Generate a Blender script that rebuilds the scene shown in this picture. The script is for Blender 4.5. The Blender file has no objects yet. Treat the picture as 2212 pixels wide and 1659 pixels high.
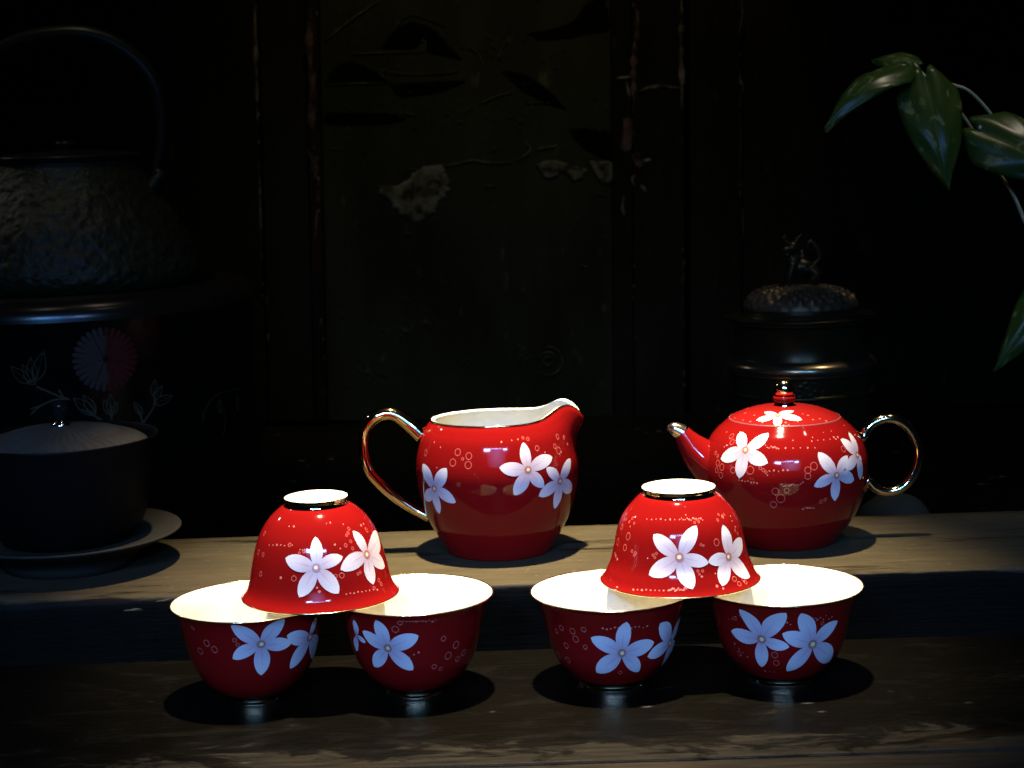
import bpy, bmesh, math, random
import numpy as np
from mathutils import Vector, Matrix, noise
rad = math.radians
SC = bpy.context.scene
COL = SC.collection

# ------------------------------------------------------------------ camera
cam_d = bpy.data.cameras.new('camera')
cam = bpy.data.objects.new('camera', cam_d); COL.objects.link(cam)
cam.matrix_world = (Matrix.Translation((0, -.807, .265)) @ Matrix.Rotation(rad(90 - 8.5), 4, 'X')
                    @ Matrix.Rotation(rad(-1.8), 4, 'Z'))
cam_d.sensor_width = 36; cam_d.lens = 36 * 3900 / 2212
cam_d.clip_start = .02; cam_d.clip_end = 20
cam_d.dof.use_dof = True; cam_d.dof.focus_distance = .86; cam_d.dof.aperture_fstop = 20
SC.camera = cam

# ------------------------------------------------------------------ world and exposure
w = bpy.data.worlds.new('World'); SC.world = w; w.use_nodes = True
w.node_tree.nodes['Background'].inputs[0].default_value = (.5, .6, .8, 1)
w.node_tree.nodes['Background'].inputs[1].default_value = .0025
SC.view_settings.view_transform = 'Standard'; SC.view_settings.look = 'None'
SC.view_settings.exposure = 0; SC.view_settings.gamma = 1
SC.render.engine = 'CYCLES'
try:
    SC.cycles.max_bounces = 8; SC.cycles.sample_clamp_indirect = 4
except Exception: pass

# ------------------------------------------------------------------ lamps
def aim(o, loc, tgt):
    o.location = loc
    o.rotation_euler = (Vector(tgt) - Vector(loc)).to_track_quat('-Z', 'Y').to_euler()
def spot(name, loc, tgt, power, size, blend, radius, color):
    l = bpy.data.lights.new(name, 'SPOT'); l.energy = power; l.spot_size = rad(size); l.spot_blend = blend
    l.shadow_soft_size = radius; l.color = color
    o = bpy.data.objects.new(name, l); COL.objects.link(o); aim(o, loc, tgt); return o
def area(name, loc, tgt, power, sx, sy, color, spread=30):
    l = bpy.data.lights.new(name, 'AREA'); l.shape = 'RECTANGLE'; l.size = sx; l.size_y = sy; l.energy = power
    l.color = color; l.spread = rad(spread)
    o = bpy.data.objects.new(name, l); COL.objects.link(o); aim(o, loc, tgt); return o
WARM = (1, .86, .66)
spot('ceiling_spot', (.015, .045, 1.58), (.006, .062, 0), 740, 19.0, 1.0, .026, (1, .82, .56))
spot('ceiling_spot', (-.42, .02, 1.5), (-.29, .50, .2), 14, 17, 1.0, .022, (1, .90, .74))
spot('ceiling_spot', (.62, .15, 1.5), (.20, .36, .12), 30, 22, 1.0, .018, WARM)
spot('ceiling_spot', (.03, .42, 1.5), (0, .74, .42), 62, 32, 1.0, .016, WARM)
spot('ceiling_spot', (-.02, .32, 1.55), (0, .1, 0), 1.6, 60, .6, .014, WARM)
spot('ceiling_spot', (-.90, .64, .70), (-.05, .05, .05), 1.6, 40, .5, .014, (1, .95, .9))
spot('ceiling_spot', (.3, -.25, 1.5), (.1, .1, .0), .8, 70, .6, .010, WARM)
area('window_light', (0, -1.45, .58), (0, .05, .05), .047 * 10, 1.05, .50, (.04, .38, 1.0))
area('window_light', (-.40, -1.43, .78), (0, .05, .05), .047 * 14, .26, .12, (.22, .42, 1.0))
area('window_light', (.37, -1.43, .79), (0, .05, .05), .047 * 6, .16, .08, (.22, .42, 1.0))
area('window_light', (-.02, -1.43, .83), (0, .05, .05), .047 * 5, .56, .03, (.22, .42, 1.0))


class Surf:
    """smooth surface of revolution from (z, r) control points, metres"""
    def __init__(s, pts, n=24):
        p=np.array(pts,float); P=np.vstack([2*p[0]-p[1],p,2*p[-1]-p[-2]]); out=[]
        for i in range(1,len(P)-2):
            for t in np.linspace(0,1,n,endpoint=False):
                a,b,c,d=P[i-1],P[i],P[i+1],P[i+2]
                out.append(.5*((2*b)+(-a+c)*t+(2*a-5*b+4*c-d)*t*t+(-a+3*b-3*c+d)*t**3))
        out.append(P[-2]); q=np.array(out); s.z,s.r=q[:,0],np.maximum(q[:,1],0)
        s.s=np.concatenate([[0],np.cumsum(np.hypot(np.diff(s.z),np.diff(s.r)))])
    def at(s,u): return np.interp(u,s.s,s.r),np.interp(u,s.s,s.z)


c=lambda L,f=1:[(z*.01,r*.01*f) for z,r in L]
A=[(.36,1.45),(.5,1.72),(.75,2.02),(1.08,2.32),(1.67,2.68),(2.42,2.94),(3.17,3.12),(3.91,3.28),(4.3,3.43),(4.6,3.65)]
B=[(.33,1.72),(.45,1.92),(.73,2.2),(1.26,2.63),(1.87,2.90),(2.63,3.08),(3.4,3.25),(3.93,3.47),(4.2,3.61),(4.4,3.78)]
JUG=[(0,2.72),(.1,2.85),(.56,3.09),(1.3,3.5),(2.0,3.86),(3.0,4.15),(4.0,4.32),(5.05,4.31),(6.2,4.04),(6.8,3.72),(7.15,3.45)]
POT=[(0,2.55),(.1,2.7),(.85,3.26),(1.56,3.72),(2.4,4.1),(3.13,4.29),(4.1,4.37),(4.85,4.28),(5.6,4.0),(6.12,3.6),(6.48,3.2),(6.72,2.93)]
LID=[(6.72,2.9),(6.86,2.62),(7.10,2.0),(7.26,1.3),(7.33,.6)]
cupA=Surf(c(A)); cupA2=Surf(c(A,1.015)); cupB=Surf(c(B)); jug=Surf(c(JUG)); pot=Surf(c(POT)); lid=Surf(c(LID))

F={
  'iL0': ((1.506, 0.02865), [(1.503, 0.01456), (1.083, 0.02482), (1.209, 0.041), (1.757, 0.04171), (2.001, 0.02453)]),
  'iL1': ((0.629, 0.02633), [(0.764, 0.01418), (-0.006, 0.01954), (0.197, 0.03509), (0.629, 0.04032), (1.148, 0.03053)]),
  'c10': ((-1.31, 0.03693), [(-1.676, 0.04834), (-1.019, 0.04944), (-0.852, 0.03466), (-1.32, 0.02074), (-1.728, 0.03013)]),
  'c11': ((-0.482, 0.0346), [(-0.938, 0.03915), (-0.384, 0.04369), (-0.006, 0.02003), (-0.825, 0.0215)]),
  'c20': ((-1.923, 0.03189), [(-2.026, 0.04621), (-1.463, 0.03827), (-1.564, 0.02037), (-2.26, 0.02059), (-2.319, 0.0388)]),
  'c21': ((-2.489, 0.03532), [(-2.305, 0.03301), (-2.45, 0.04349), (-2.645, 0.02619)]),
  'iR0': ((1.666, 0.02797), [(2.095, 0.01809), (1.366, 0.01387), (1.236, 0.03146), (1.504, 0.04279), (2.111, 0.03678)]),
  'iR1': ((0.87, 0.03022), [(0.841, 0.0154), (0.375, 0.02518), (0.505, 0.04272), (1.094, 0.04278), (1.242, 0.03085)]),
  'c30': ((-1.487, 0.02393), [(-1.432, 0.04006), (-0.96, 0.02706), (-1.156, 0.0119), (-1.918, 0.01259), (-1.937, 0.03163)]),
  'c31': ((-0.561, 0.0236), [(-0.898, 0.0363), (-0.155, 0.03332), (-0.368, 0.0078), (-1.058, 0.02034), (-0.206, 0.01761)]),
  'c40': ((-2.018, 0.02795), [(-2.285, 0.04265), (-1.661, 0.04269), (-1.61, 0.02445), (-2.087, 0.01224), (-2.545, 0.02907)]),
  'c41': ((-1.252, 0.02504), [(-1.474, 0.04214), (-0.825, 0.0343), (-0.726, 0.01216), (-1.638, 0.01023), (-1.713, 0.03134)]),
  'j0': ((-1.189, 0.05467), [(-1.208, 0.06823), (-0.818, 0.05912), (-0.982, 0.04438), (-1.367, 0.04198), (-1.536, 0.05679)]),
  'j1': ((-0.723, 0.04585), [(-0.454, 0.0558), (-0.406, 0.03819), (-0.767, 0.03098), (-1.052, 0.04004), (-0.935, 0.05441)]),
  'j2': ((-2.429, 0.04394), [(-2.694, 0.05527), (-2.212, 0.05569), (-2.102, 0.03803), (-2.429, 0.02985), (-2.725, 0.03607)]),
  't0': ((-2.25, 0.06178), [(-2.483, 0.07181), (-1.967, 0.07262), (-1.929, 0.05562), (-2.287, 0.04668), (-2.612, 0.05503)]),
  't1': ((-1.082, 0.04785), [(-1.295, 0.06072), (-0.857, 0.0568), (-0.783, 0.04327), (-1.088, 0.0342), (-1.382, 0.04332)]),
  't2': ((-0.653, 0.05575), [(-0.551, 0.06858), (-0.861, 0.06613), (-0.937, 0.04993), (-0.632, 0.04245), (-0.568, 0.05225)]),
  'l0': ((-0.00637, -0.01905), [(-0.01227, -0.01156), (0.00265, -0.01414), (0.00544, -0.02436), (-0.00823, -0.02879), (-0.0177, -0.01899)]),
}
RING={
'iR': [(2.891, 0.01819, 1.0), (2.602, 0.02109, 1.3), (2.916, 0.02552, 1.2), (2.639, 0.02657, 1.1), (2.457, 0.02724, 0.5), (2.386, 0.02781, 0.5), (2.405, 0.02884, 0.4), (3.069, 0.01383, 0.5), (2.835, 0.01403, 0.4), (2.649, 0.01235, 0.5), (2.693, 0.01444, 0.4), (2.545, 0.01446, 0.4), (1.343, 0.01078, 0.4), (1.309, 0.01207, 0.4), (1.386, 0.01229, 0.4), (0.828, 0.01015, 0.4), (0.763, 0.01178, 0.6), (0.916, 0.01267, 0.5), (0.681, 0.01094, 0.4), (1.058, 0.02265, 1.2), (2.067, 0.02753, 0.4), (2.018, 0.02668, 0.4), (2.039, 0.02856, 0.4), (1.329, 0.02282, 0.4), (1.291, 0.02329, 0.3), (0.859, 0.04082, 0.9), (0.804, 0.04354, 0.8), (0.688, 0.0421, 0.8), (0.667, 0.04387, 0.7), (0.56, 0.01972, 0.5), (0.509, 0.02159, 0.5), (1.409, 0.0346, 0.4), (1.339, 0.03478, 0.4), (1.391, 0.03609, 0.3)],
'iL': [(2.693, 0.01572, 0.7), (0.833, 0.0128, 0.6), (0.885, 0.01469, 0.5), (0.933, 0.01561, 0.4), (0.409, 0.01581, 0.8), (0.887, 0.0188, 0.5), (0.997, 0.02008, 0.6), (0.884, 0.02205, 0.5), (1.955, 0.01854, 0.6), (1.695, 0.02129, 0.5), (1.771, 0.02201, 0.4), (1.137, 0.03316, 0.9), (1.23, 0.03316, 0.6), (0.487, 0.03937, 0.6), (0.452, 0.04147, 0.6), (0.627, 0.04189, 0.5), (0.83, 0.03334, 0.4), (0.875, 0.03379, 0.4), (2.484, 0.03361, 0.8), (2.692, 0.02481, 0.9), (2.509, 0.02486, 0.7), (1.841, 0.03344, 0.9)],
'j': [(-2.07, 0.06407, 1.3), (-1.914, 0.06247, 1.3), (-2.128, 0.05883, 1.4), (-1.917, 0.05806, 1.4), (-1.994, 0.06095, 0.5), (-0.652, 0.06685, 0.8), (-0.524, 0.06528, 0.5), (-1.028, 0.06452, 0.9), (-0.686, 0.06115, 1.2), (-0.738, 0.06347, 0.8), (-1.198, 0.07055, 0.5), (-1.133, 0.06959, 0.6), (-2.654, 0.06141, 1.2)],
't': [(-2.66, 0.05254, 1.2), (-2.571, 0.05099, 1.3), (-2.666, 0.04875, 1.0), (-2.583, 0.04663, 1.2), (-2.383, 0.05049, 1.2), (-2.144, 0.05153, 1.6), (-2.017, 0.05295, 0.6), (-1.979, 0.05199, 0.6), (-1.948, 0.05102, 0.5), (-1.373, 0.05378, 1.5), (-1.451, 0.05192, 1.3), (-1.455, 0.04882, 1.2), (-1.835, 0.04113, 1.4), (-1.777, 0.03737, 1.7), (-1.864, 0.03391, 1.3), (-1.705, 0.04173, 1.0), (-1.282, 0.03479, 0.7), (-1.229, 0.03568, 0.6), (-2.588, 0.06831, 1.2), (-2.51, 0.06511, 1.2), (-0.894, 0.06065, 1.2), (-2.755, 0.05734, 0.7), (-2.691, 0.05613, 0.6)],
'c3': [(-2.428, 0.0341, 1.0), (-2.221, 0.03373, 1.1), (-2.032, 0.03542, 0.9), (-2.186, 0.0299, 1.2), (-2.398, 0.02544, 1.1), (-2.715, 0.01809, 1.3), (-2.447, 0.01759, 1.2), (-2.042, 0.02646, 0.8), (-1.502, 0.01278, 0.8), (-2.562, 0.03152, 0.8)],
'c4': [(-1.833, 0.0202, 1.2), (-1.815, 0.0157, 1.2), (-2.461, 0.01819, 1.0), (-2.418, 0.03646, 0.7), (-2.227, 0.03684, 0.5), (-1.265, 0.03749, 0.9), (-1.124, 0.03505, 0.6)],
'c2': [(-1.102, 0.03526, 0.9), (-0.878, 0.03068, 1.3), (-0.678, 0.02513, 1.2), (-0.999, 0.0259, 1.4), (-0.798, 0.02282, 1.0), (-1.223, 0.02129, 0.9), (-1.108, 0.01939, 0.7), (-1.776, 0.04163, 1.2), (-1.701, 0.04508, 0.8)],
'c1': [(-2.312, 0.04392, 0.7), (-2.11, 0.03707, 1.2), (-1.994, 0.03437, 1.2), (-2.277, 0.03227, 1.2), (-1.667, 0.0396, 0.7), (-1.631, 0.03724, 0.6)],
}
DOT={
'iR': [(2.291, 0.01126, 0.25), (2.189, 0.0112, 0.3), (2.099, 0.01073, 0.25), (2.008, 0.0105, 0.4), (1.916, 0.01083, 0.25), (1.83, 0.01044, 0.4), (1.744, 0.01051, 0.25), (1.655, 0.01055, 0.3), (1.619, 0.00988, 0.25), (1.585, 0.01061, 0.3), (1.549, 0.01064, 0.25), (1.51, 0.00997, 0.3), (1.477, 0.01056, 0.4), (1.444, 0.01101, 0.3), (1.401, 0.0101, 0.4), (1.366, 0.01048, 0.3), (1.332, 0.01077, 0.25), (1.292, 0.01058, 0.3), (1.253, 0.01052, 0.4), (1.226, 0.01147, 0.25), (2.299, 0.04459, 0.4), (2.235, 0.04424, 0.3), (2.171, 0.0441, 0.4), (2.112, 0.04365, 0.3), (2.051, 0.04372, 0.3), (1.992, 0.04357, 0.25), (1.935, 0.04348, 0.25), (1.878, 0.04336, 0.3), (1.817, 0.04328, 0.3), (1.799, 0.04304, 0.4), (1.781, 0.0429, 0.3), (1.763, 0.04234, 0.4), (1.745, 0.04235, 0.3), (1.726, 0.04334, 0.4), (1.708, 0.04287, 0.3), (1.69, 0.04215, 0.3), (1.672, 0.04293, 0.3), (1.654, 0.0427, 0.25), (1.636, 0.04305, 0.25), (1.618, 0.0429, 0.4), (1.599, 0.04197, 0.4), (1.581, 0.04251, 0.25), (2.618, 0.0164, 0.3), (0.547, 0.01509, 0.3), (1.528, 0.00821, 0.3), (0.751, 0.01142, 0.6), (0.692, 0.04325, 0.5), (1.36, 0.03726, 0.4), (0.515, 0.0128, 0.3), (0.52, 0.01823, 0.4), (2.889, 0.03225, 0.6), (2.808, 0.03318, 0.6), (2.946, 0.03152, 0.5), (2.155, 0.02926, 0.3), (1.169, 0.04241, 0.5), (1.087, 0.04398, 0.4), (1.151, 0.03655, 0.3)],
'iL': [(2.398, 0.01988, 0.25), (2.3, 0.01956, 0.25), (2.212, 0.01914, 0.4), (2.13, 0.01892, 0.3), (2.049, 0.019, 0.3), (1.977, 0.01854, 0.3), (1.904, 0.01856, 0.25), (2.065, 0.0098, 0.3), (1.957, 0.00965, 0.4), (1.102, 0.04175, 0.25), (1.043, 0.04163, 0.25), (0.986, 0.04193, 0.3), (0.923, 0.04172, 0.3), (0.861, 0.04204, 0.25), (0.794, 0.04211, 0.25), (0.725, 0.04234, 0.3), (0.651, 0.04255, 0.3), (0.576, 0.04324, 0.4), (1.761, 0.02045, 0.25), (1.722, 0.02058, 0.25), (1.684, 0.02045, 0.25), (1.645, 0.02042, 0.25), (1.607, 0.02067, 0.25), (1.179, 0.00824, 0.4), (1.183, 0.01902, 0.4), (1.102, 0.02107, 0.3), (2.055, 0.03352, 0.5), (0.908, 0.01006, 0.3), (0.488, 0.01286, 0.5), (0.388, 0.01264, 0.4), (1.475, 0.03939, 0.5), (1.505, 0.03762, 0.4)],
't': [(-1.712, 0.06381, 0.4), (-1.616, 0.0638, 0.25), (-1.52, 0.06373, 0.25), (-1.422, 0.06359, 0.4), (-1.323, 0.06326, 0.3), (-1.34, 0.06745, 0.25), (-1.247, 0.06744, 0.25), (-1.152, 0.06731, 0.3), (-1.048, 0.06724, 0.3), (-0.943, 0.06672, 0.4), (-1.091, 0.07185, 0.25), (-0.925, 0.07197, 0.25), (-2.013, 0.06564, 0.3), (-1.984, 0.06513, 0.25), (-1.954, 0.06397, 0.3), (-1.928, 0.06367, 0.25), (-1.905, 0.06466, 0.3), (-1.879, 0.06407, 0.4), (-1.854, 0.06428, 0.4), (-1.828, 0.06366, 0.4), (-1.803, 0.06335, 0.3), (-1.906, 0.0517, 0.3), (-1.852, 0.05204, 0.4), (-1.798, 0.05164, 0.25), (-1.745, 0.05226, 0.4), (-1.691, 0.05226, 0.4), (-2.29, 0.04582, 0.3), (-2.248, 0.04566, 0.4), (-2.208, 0.04542, 0.3), (-2.167, 0.0458, 0.3), (-2.128, 0.04524, 0.25), (-2.09, 0.04528, 0.3), (-2.052, 0.04513, 0.4), (-1.763, 0.0449, 0.3), (-1.741, 0.04387, 0.25), (-1.719, 0.04419, 0.3), (-1.696, 0.04444, 0.25), (-1.674, 0.0442, 0.4), (-1.652, 0.04466, 0.4), (-1.629, 0.045, 0.3), (-1.607, 0.04434, 0.25), (-1.584, 0.04462, 0.25), (-1.562, 0.04449, 0.25), (-1.539, 0.04505, 0.3), (-1.516, 0.04588, 0.3), (-1.508, 0.0312, 0.4), (-1.481, 0.03185, 0.25), (-1.453, 0.03182, 0.4), (-1.425, 0.03174, 0.4), (-1.396, 0.03145, 0.3), (-1.367, 0.03137, 0.3), (-1.929, 0.04949, 0.3), (-2.614, 0.06162, 0.3), (-2.767, 0.07009, 0.3), (-1.341, 0.06723, 0.3), (-1.309, 0.0695, 0.3), (-0.486, 0.07291, 0.4), (-0.886, 0.06758, 0.5), (-0.961, 0.06801, 0.5)],
'j': [(-1.496, 0.06919, 0.4), (-1.271, 0.07, 0.3), (-1.356, 0.06973, 0.3), (-0.519, 0.06559, 0.4), (-2.356, 0.06563, 0.3), (-2.5, 0.06756, 0.3), (-2.374, 0.05527, 0.3), (-0.92, 0.062, 0.3), (-2.083, 0.07737, 0.3), (-2.568, 0.07614, 0.3), (-0.642, 0.06018, 0.4), (-0.465, 0.06217, 0.4), (-0.781, 0.05276, 0.3)],
'c4': [(-2.559, 0.03504, 0.25), (-2.474, 0.03585, 0.25), (-2.389, 0.03755, 0.3), (-2.314, 0.03885, 0.25), (-1.836, 0.03771, 0.25), (-1.79, 0.03582, 0.4), (-1.743, 0.03536, 0.3), (-1.695, 0.03537, 0.25), (-1.647, 0.03702, 0.4), (-1.599, 0.03591, 0.25), (-1.215, 0.03742, 0.3), (-1.178, 0.0384, 0.3), (-1.121, 0.03708, 0.3), (-1.09, 0.03896, 0.25), (-1.019, 0.03663, 0.3), (-0.974, 0.03747, 0.3), (-2.519, 0.0229, 0.4), (-2.444, 0.02088, 0.25), (-2.372, 0.01925, 0.25), (-2.307, 0.0173, 0.3), (-2.047, 0.00943, 0.4), (-1.952, 0.00958, 0.25), (-1.862, 0.00918, 0.25)],
'c2': [(-1.697, 0.0462, 0.3), (-1.655, 0.0463, 0.25), (-1.614, 0.04587, 0.25), (-1.573, 0.04594, 0.25), (-1.531, 0.046, 0.3), (-1.489, 0.04572, 0.4), (-1.448, 0.04592, 0.25), (-1.406, 0.04579, 0.3), (-1.363, 0.04535, 0.3), (-1.321, 0.04581, 0.25), (-1.276, 0.04492, 0.4), (-1.235, 0.04566, 0.25), (-1.611, 0.02726, 0.3), (-1.539, 0.02868, 0.3), (-1.469, 0.02972, 0.4)],
'c3': [(-1.753, 0.03677, 0.4), (-1.698, 0.0362, 0.4), (-1.642, 0.0365, 0.3), (-1.587, 0.03721, 0.4), (-1.532, 0.0369, 0.4), (-1.476, 0.0369, 0.3), (-1.42, 0.0372, 0.25), (-1.361, 0.03625, 0.4), (-1.304, 0.0368, 0.3), (-1.245, 0.03659, 0.3), (-1.179, 0.03569, 0.25), (-1.119, 0.03624, 0.4)],
'lid': [(-0.02701, -0.00525, 0.4), (-0.02378, -0.0133, 0.3), (-0.02069, -0.01798, 0.4), (-0.01497, -0.02244, 0.5), (-0.00345, -0.02624, 0.5), (-0.00216, -0.02801, 0.3), (0.0093, -0.01908, 0.4), (0.01541, -0.02032, 0.4), (0.01841, -0.02117, 0.4), (-0.01779, -0.01247, 0.4), (-0.02152, -0.00453, 0.4), (0.00291, -0.02585, 0.4), (0.01128, -0.02286, 0.4), (0.0069, -0.01761, 0.3), (-0.02615, -0.01506, 0.3)],
}

LINES = {'roof_line': [(-0.1595, 0.3307), (-0.1345, 0.3493), (-0.1124, 0.3638)], 'beam': [(-0.1365, 0.3196), (-0.1078, 0.3204), (-0.0736, 0.3209)], 'postl': [(-0.1351, 0.3189), (-0.1354, 0.3277), (-0.1336, 0.3293), (-0.132, 0.3277)], 'postr': [(-0.0729, 0.3202), (-0.0714, 0.3283), (-0.0741, 0.3308), (-0.0762, 0.329)], 'base': [(-0.1589, 0.2935), (-0.1356, 0.2942), (-0.1083, 0.2943)], 'curl': [(-0.1055, 0.2942), (-0.1047, 0.3044), (-0.1094, 0.3051), (-0.1102, 0.3004), (-0.1075, 0.299), (-0.1065, 0.3014)], 'arc': [(-0.0353, 0.3232), (-0.0312, 0.3227), (-0.0258, 0.317), (-0.0232, 0.3102), (-0.0222, 0.3034)], 'br1': [(-0.0264, 0.275), (-0.0181, 0.2787), (-0.0071, 0.2829), (0.0025, 0.2848)], 'br2': [(-0.056, 0.2223), (-0.0408, 0.2251), (-0.0312, 0.2268), (-0.0189, 0.2246), (0.0004, 0.2246)], 'br3': [(0.0064, 0.227), (0.014, 0.231), (0.0179, 0.2357), (0.0135, 0.2426)], 'br4': [(0.0216, 0.235), (0.0292, 0.2369), (0.0395, 0.2382), (0.0399, 0.2416)], 'low': [(-0.1121, 0.3058), (-0.0944, 0.3022), (-0.0671, 0.3019), (-0.0465, 0.3037), (-0.0424, 0.3084)], 'sh': [(0.0132, 0.2759), (0.0296, 0.2757), (0.0406, 0.2749)], 'mid': [(-0.0896, 0.2669), (-0.0813, 0.2672)], 'roof2': [(-0.0971, 0.3434), (-0.0881, 0.3507), (-0.0772, 0.3513), (-0.0541, 0.3423)]}
WORN = {'a': [(0.1089, 0.3612), (0.1109, 0.3477), (0.1101, 0.3316), (0.1077, 0.3181), (0.1072, 0.2965), (0.1075, 0.2802), (0.1066, 0.2639)], 'b': [(0.0914, 0.2956), (0.101, 0.2959), (0.1065, 0.2978), (0.1072, 0.3019)], 'c': [(0.1126, 0.2839), (0.1201, 0.2862), (0.1325, 0.2874), (0.1407, 0.2863), (0.1503, 0.2858)], 'd': [(0.101, 0.2938), (0.103, 0.2857), (0.1043, 0.2775)], 'e': [(0.099, 0.1944), (0.0975, 0.1849), (0.0986, 0.1766)], 'f': [(0.2004, 0.3601), (0.201, 0.3467), (0.1986, 0.3332)], 'g': [(0.1989, 0.3022), (0.1996, 0.29), (0.2017, 0.2865), (0.1996, 0.2791), (0.2007, 0.271)], 'h': [(0.199, 0.2655), (0.1996, 0.2383), (0.1988, 0.2069)], 'i': [(0.2006, 0.1836), (0.2015, 0.1671), (0.2008, 0.1548)], 'j': [(0.1143, 0.2243), (0.1184, 0.2243), (0.1218, 0.2252)], 'k': [(0.1128, 0.2032), (0.1155, 0.1997), (0.1176, 0.1969)], 'l': [(0.1046, 0.2108), (0.107, 0.2025)], 'm': [(0.1506, 0.3607), (0.1494, 0.3405), (0.1479, 0.3136), (0.151, 0.2932), (0.1509, 0.2661)], 'n': [(-0.2171, 0.365), (-0.216, 0.3381), (-0.2149, 0.2976), (-0.2148, 0.2569)], 'o': [(-0.2145, 0.2296), (-0.2145, 0.2023), (-0.2137, 0.1749), (-0.2139, 0.1393)], 'p': [(-0.1731, 0.3645), (-0.1699, 0.3524), (-0.1719, 0.3241), (-0.1692, 0.2903), (-0.1713, 0.2564), (-0.1688, 0.2154), (-0.1662, 0.2072), (-0.17, 0.1606)], 'q': [(-0.2132, 0.111), (-0.2126, 0.1031)], 'r': [(-0.1657, 0.0915), (-0.1675, 0.0837)], 's': [(-0.2124, 0.0795), (-0.2126, 0.0716)]}
FLAKES = {'p1': [(-0.1154, 0.2059), (-0.0989, 0.2057), (-0.0878, 0.2117), (-0.0822, 0.2185), (-0.0684, 0.2224), (-0.0601, 0.2223), (-0.0541, 0.2113), (-0.055, 0.1977), (-0.0648, 0.1882), (-0.0663, 0.1813), (-0.076, 0.1753), (-0.0884, 0.1748), (-0.0952, 0.1817), (-0.1101, 0.1956)], 'p2': [(0.0222, 0.2227), (0.0318, 0.2253), (0.0428, 0.2245), (0.0413, 0.2129), (0.0303, 0.2117)], 'p3': [(0.0428, 0.2249), (0.0538, 0.2216), (0.0661, 0.2181), (0.0633, 0.2113), (0.055, 0.2084), (0.0482, 0.2156), (0.0434, 0.2183)], 'p4': [(0.0689, 0.2249), (0.0882, 0.2233), (0.0883, 0.2076), (0.0811, 0.2053), (0.0743, 0.2139)], 'p5': [(0.0987, 0.2613), (0.1079, 0.2601), (0.1064, 0.2394), (0.104, 0.232), (0.0958, 0.2334), (0.0979, 0.245)], 'p6': [(0.104, 0.2292), (0.1116, 0.2305), (0.1163, 0.2243), (0.1156, 0.2195), (0.1094, 0.2189)]}
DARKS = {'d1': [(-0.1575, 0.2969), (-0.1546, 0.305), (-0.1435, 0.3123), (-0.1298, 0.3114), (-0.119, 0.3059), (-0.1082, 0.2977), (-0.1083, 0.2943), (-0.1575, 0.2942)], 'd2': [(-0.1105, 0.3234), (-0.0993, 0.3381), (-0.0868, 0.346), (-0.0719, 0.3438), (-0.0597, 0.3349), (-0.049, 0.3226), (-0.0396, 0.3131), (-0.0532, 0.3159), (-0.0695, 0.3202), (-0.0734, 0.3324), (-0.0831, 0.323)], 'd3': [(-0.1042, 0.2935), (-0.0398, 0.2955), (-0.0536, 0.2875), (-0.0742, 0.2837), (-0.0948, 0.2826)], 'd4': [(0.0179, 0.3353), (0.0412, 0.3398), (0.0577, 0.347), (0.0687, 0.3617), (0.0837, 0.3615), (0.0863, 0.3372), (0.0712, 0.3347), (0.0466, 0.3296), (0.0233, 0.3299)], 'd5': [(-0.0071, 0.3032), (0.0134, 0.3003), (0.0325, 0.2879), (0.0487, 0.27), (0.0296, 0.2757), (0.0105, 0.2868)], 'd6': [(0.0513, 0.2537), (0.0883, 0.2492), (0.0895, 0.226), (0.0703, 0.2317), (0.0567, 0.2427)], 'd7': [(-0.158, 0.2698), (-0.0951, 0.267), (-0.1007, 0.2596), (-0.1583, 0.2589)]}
ROS = [(0.0313, 0.0512), (-0.0357, 0.0521), (-0.0327, 0.0425), (0.0069, 0.0563), (-0.1015, 0.0782), (-0.0904, 0.0812), (-0.0731, 0.0841), (-0.0779, 0.0763), (-0.1289, 0.0437), (-0.0156, 0.0217), (0.0446, 0.0352)]
BR= [[(-1.516, 0.1056), (-1.459, 0.102), (-1.403, 0.0984), (-1.36, 0.0964)], [(-1.365, 0.0968), (-1.433, 0.0967), (-1.503, 0.0933), (-1.553, 0.0916)], [(-1.487, 0.0945), (-1.523, 0.0915), (-1.555, 0.0877)], [(-1.41, 0.103), (-1.397, 0.0997), (-1.386, 0.0977)], [(-1.169, 0.0773), (-1.216, 0.0818), (-1.263, 0.0862), (-1.31, 0.0899)], [(-1.174, 0.0774), (-1.166, 0.0825), (-1.168, 0.0903)], [(-1.017, 0.0726), (-0.998, 0.0789), (-0.951, 0.0861), (-0.941, 0.0951)], [(-1.01, 0.0765), (-1.023, 0.0832), (-1.041, 0.0887)], [(-1.1, 0.0745), (-1.117, 0.0806)], [(-0.661, 0.0716), (-0.642, 0.0793), (-0.53, 0.088), (-0.292, 0.0875)], [(-0.516, 0.0591), (-0.493, 0.0682), (-0.504, 0.0766)]]
LV= [[(-1.544, 0.1076), (-1.637, 0.1189)], [(-1.534, 0.1082), (-1.577, 0.1199)], [(-1.529, 0.1088), (-1.535, 0.1242)], [(-1.514, 0.1094), (-1.47, 0.1277)], [(-1.515, 0.1075), (-1.563, 0.109)], [(-1.244, 0.0854), (-1.345, 0.0973)], [(-1.244, 0.086), (-1.296, 0.0988)], [(-1.17, 0.0845), (-1.2, 0.0953)], [(-1.167, 0.0851), (-1.164, 0.0981)], [(-1.165, 0.0845), (-1.131, 0.0925)], [(-1.013, 0.0824), (-1.05, 0.0914)], [(-0.947, 0.0939), (-0.931, 0.1042)], [(-0.943, 0.0912), (-0.894, 0.0997)], [(-0.945, 0.0886), (-0.84, 0.0922)], [(-0.53, 0.0751), (-0.532, 0.0846)], [(-0.374, 0.0739), (-0.366, 0.0834)]]
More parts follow.
